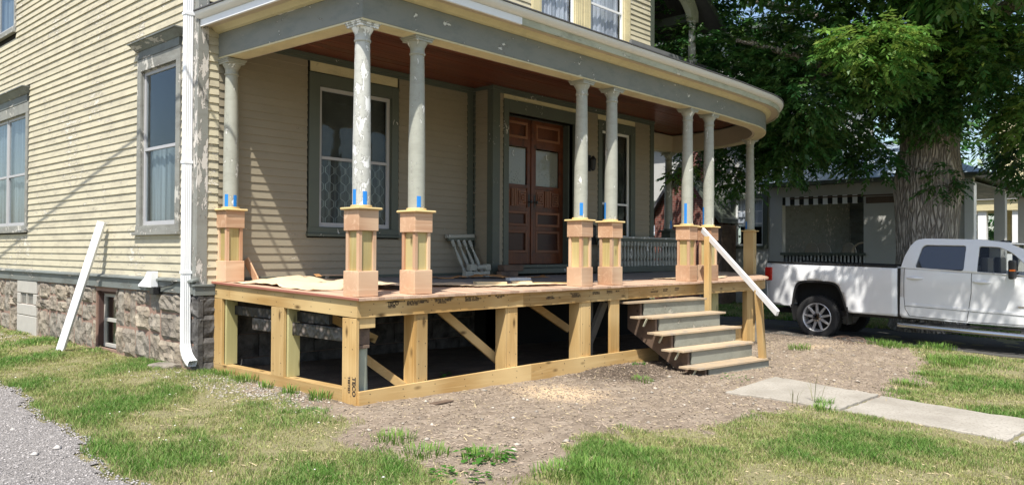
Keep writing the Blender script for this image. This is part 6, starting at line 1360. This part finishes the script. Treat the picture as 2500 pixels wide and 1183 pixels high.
# clover flowers and dandelions
def dots(n, xr, yr, size, colr, name, label, h=.05, dens=density, flat=.6, mat='chips', colvar=.15):
    x = rng.uniform(*xr, n); y = rng.uniform(*yr, n); k_ = rng.random(n) < dens(x, y); x, y = x[k_], y[k_]; n = len(x); z = H(x, y)+h*rng.uniform(.6, 1.2, n); s = size*rng.uniform(.6, 1.4, n)
    o8 = np.array([(1, 0, 0), (0, 1, 0), (-1, 0, 0), (0, -1, 0), (0, 0, flat), (0, 0, -flat)]); a = rng.uniform(0, 6.28, n); V = np.zeros((n, 6, 3)); st = rng.uniform(.6, 1.6, (n, 1, 1)); 
    ca, sa = np.cos(a)[:, None], np.sin(a)[:, None]; ox = o8[None, :, 0]*st[:, :, 0]; oy = o8[None, :, 1]
    V[:, :, 0] = x[:, None]+(ox*ca-oy*sa)*s[:, None]; V[:, :, 1] = y[:, None]+(ox*sa+oy*ca)*s[:, None]; V[:, :, 2] = z[:, None]+o8[None, :, 2]*s[:, None]
    f = np.array([(0, 1, 4), (1, 2, 4), (2, 3, 4), (3, 0, 4), (1, 0, 5), (2, 1, 5), (3, 2, 5), (0, 3, 5)]); Fc = (np.arange(n)[:, None, None]*6+f[None]).reshape(-1, 3)
    cc = np.repeat(np.array(colr)*rng.uniform(1-colvar, 1+colvar, (n, 1)), 6, axis=0); o = mesh_np(name, V.reshape(-1, 3), Fc, mat, cc); o['kind'] = 'stuff'; o['label'] = label; o['category'] = name.replace('_', ' ')
dots(70, (-2.6, 0), (-3, 5), .009, (.62, .62, .55), 'clover_flowers', 'tiny white clover flowers scattered through the lawn'); dots(26, (-2.3, 6), (-6, 6), .014, (.75, .55, .02), 'dandelions', 'yellow dandelion heads in the lawn')
pebd = lambda x, y: np.clip(np.exp(-(((x+.35)/.35)**2+((y-1.7)/1.4)**2))*1.2+np.exp(-(((x+.55)/.35)**2+((y-9.3)/1.5)**2)), 0, 1)*np.where(x < -.01, 1, 0)
dots(5200, (-1.0, 0), (0, 11), .015, (.34, .31, .27), 'pebbles', 'small pale pebbles and mortar crumbs along the porch side', h=.004, dens=pebd, flat=.55, colvar=.4)
grd = lambda x, y: (x < gravel_edge(y)+.05).astype(float)
dots(26000, (-4.6, -2.1), (-2.6, 4.2), .0085, (.31, .29, .28), 'gravel_stones', 'loose grey gravel stones on the driveway', h=.012, dens=grd, flat=.6, colvar=.45)
dots(9, (-3.2, -2.3), (-.5, 4), .035, (.5, .47, .44), 'larger_gravel', 'a few larger pale stones on the gravel driveway', h=.02, dens=grd, flat=.5)
def chips(n, xr, yr, dens, L, colr, name, label, colvar=.4, thick=.3):
    x = rng.uniform(*xr, n); y = rng.uniform(*yr, n); k_ = rng.random(n) < dens(x, y); x, y = x[k_], y[k_]; n = len(x); z = H(x, y)+.004; a = rng.uniform(0, np.pi, n); l = L*rng.gamma(2., .5, n)+.004; w = np.minimum(l*.16, .006)+.0012; tl = rng.normal(0, .18, n)
    dx, dy = np.cos(a)*l/2, np.sin(a)*l/2; wx, wy = -np.sin(a)*w/2, np.cos(a)*w/2; V = np.zeros((n, 5, 3)); dz = np.abs(tl)*l
    V[:, 0] = np.c_[x-dx-wx, y-dy-wy, z]; V[:, 1] = np.c_[x+dx-wx, y+dy-wy, z+dz]; V[:, 2] = np.c_[x+dx+wx, y+dy+wy, z+dz]; V[:, 3] = np.c_[x-dx+wx, y-dy+wy, z]; V[:, 4] = np.c_[x, y, z+dz/2+w]
    i = np.arange(n)[:, None]*5; F3 = np.concatenate([i+np.array([[0, 1, 4]]), i+np.array([[1, 2, 4]]), i+np.array([[2, 3, 4]]), i+np.array([[3, 0, 4]])]); cc = np.repeat(np.array(colr)*rng.uniform(1-colvar, 1+colvar, (n, 1)), 5, axis=0)
    o = mesh_np(name, V.reshape(-1, 3), F3, 'chips', cc); o['kind'] = 'stuff'; o['label'] = label; o['category'] = name.replace('_', ' ')
dd_ = lambda x, y: dirt(x, y)*np.where(in_house(x, y), 0, 1)*np.where(poly_sd(WALKP, x, y) < 0, .04, 1)
chips(38000, (-1, 12), (-3.6, 1), dd_, .020, (.25, .20, .155), 'bark_chips', 'fine brown bark chips and dead twigs over the bare soil', colvar=.55)
chips(9000, (-2, 11), (-6, 4), lambda x, y: .4+0*x*(1-in_house(x, y)), .045, (.52, .42, .25), 'dry_straw', 'dry straw and cut grass strands lying on soil and lawn') if False else chips(12000, (-2, 11), (-6, 2), lambda x, y: np.where(in_house(x, y), 0, .6)*np.where(poly_sd(WALKP, x, y) < 0, .06, 1), .020, (.40, .325, .20), 'dry_straw', 'dry straw and cut grass strands lying on soil and lawn')
sawd = lambda x, y: np.clip(np.exp(-(((x-2.25)/.42)**2+((y+.75)/.50)**2))*1.3+np.exp(-(((x-9.3)/.5)**2+((y+.9)/.28)**2))-.12+.15*snoise(x, y, 9, 4), 0, 1)
dots(30000, (1, 10.4), (-2.2, .02), .0065, (.74, .56, .36), 'sawdust', 'pale sawdust heaps spilled on the soil before the porch and near the truck', h=.006, dens=sawd, flat=.4, colvar=.2)
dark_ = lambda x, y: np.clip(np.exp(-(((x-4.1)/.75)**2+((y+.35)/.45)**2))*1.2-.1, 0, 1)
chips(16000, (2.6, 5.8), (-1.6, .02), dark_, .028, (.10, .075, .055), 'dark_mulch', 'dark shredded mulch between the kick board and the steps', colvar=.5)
o = MB().bar((.62, -.42, float(H(.6, -.4))+.012), (.90, -.38, float(H(.9, -.4))+.012), .09, .012).build('wood_scrap', 'brownwood', None, label='small brown scrap of wood on the soil before the corner post', cat='wood scrap')
b = MB()
for i in range(9):
    a = rng.uniform(0, 6.28); p = Vector((10.55+rng.normal(0, .12), -1.15+rng.normal(0, .12), -1.22)); pts = [p+Vector((.12*t*math.cos(a+t*1.3), .12*t*math.sin(a+t*1.3), .10*math.sin(t*1.1)+.06*t*.3)) for t in np.linspace(0, 3, 7)]; b.tube(pts, [.007-.0007*i_ for i_ in range(7)], 5)
b.build('root_twigs', 'brownwood', None, label='tangle of bare brown roots sticking out of the soil before the rear wheel', cat='roots')
dots(3800, (-1, 11.3), (-3.4, 0), .011, (.25, .20, .15), 'soil_clods', 'small crumbs and clods of dry soil', h=.006, dens=dd_, flat=.7, colvar=.45)
dots(160, (-1, 11), (-3.4, -.1), .026, (.36, .32, .27), 'scattered_stones', 'small stones scattered over the bare soil', h=.008, dens=dd_, flat=.5, colvar=.4)
b = MB(); b.box(TX-.010, TX-.002, -3.75, -3.52, -.485, -.46); b.build('badge', 'chrome', truck)
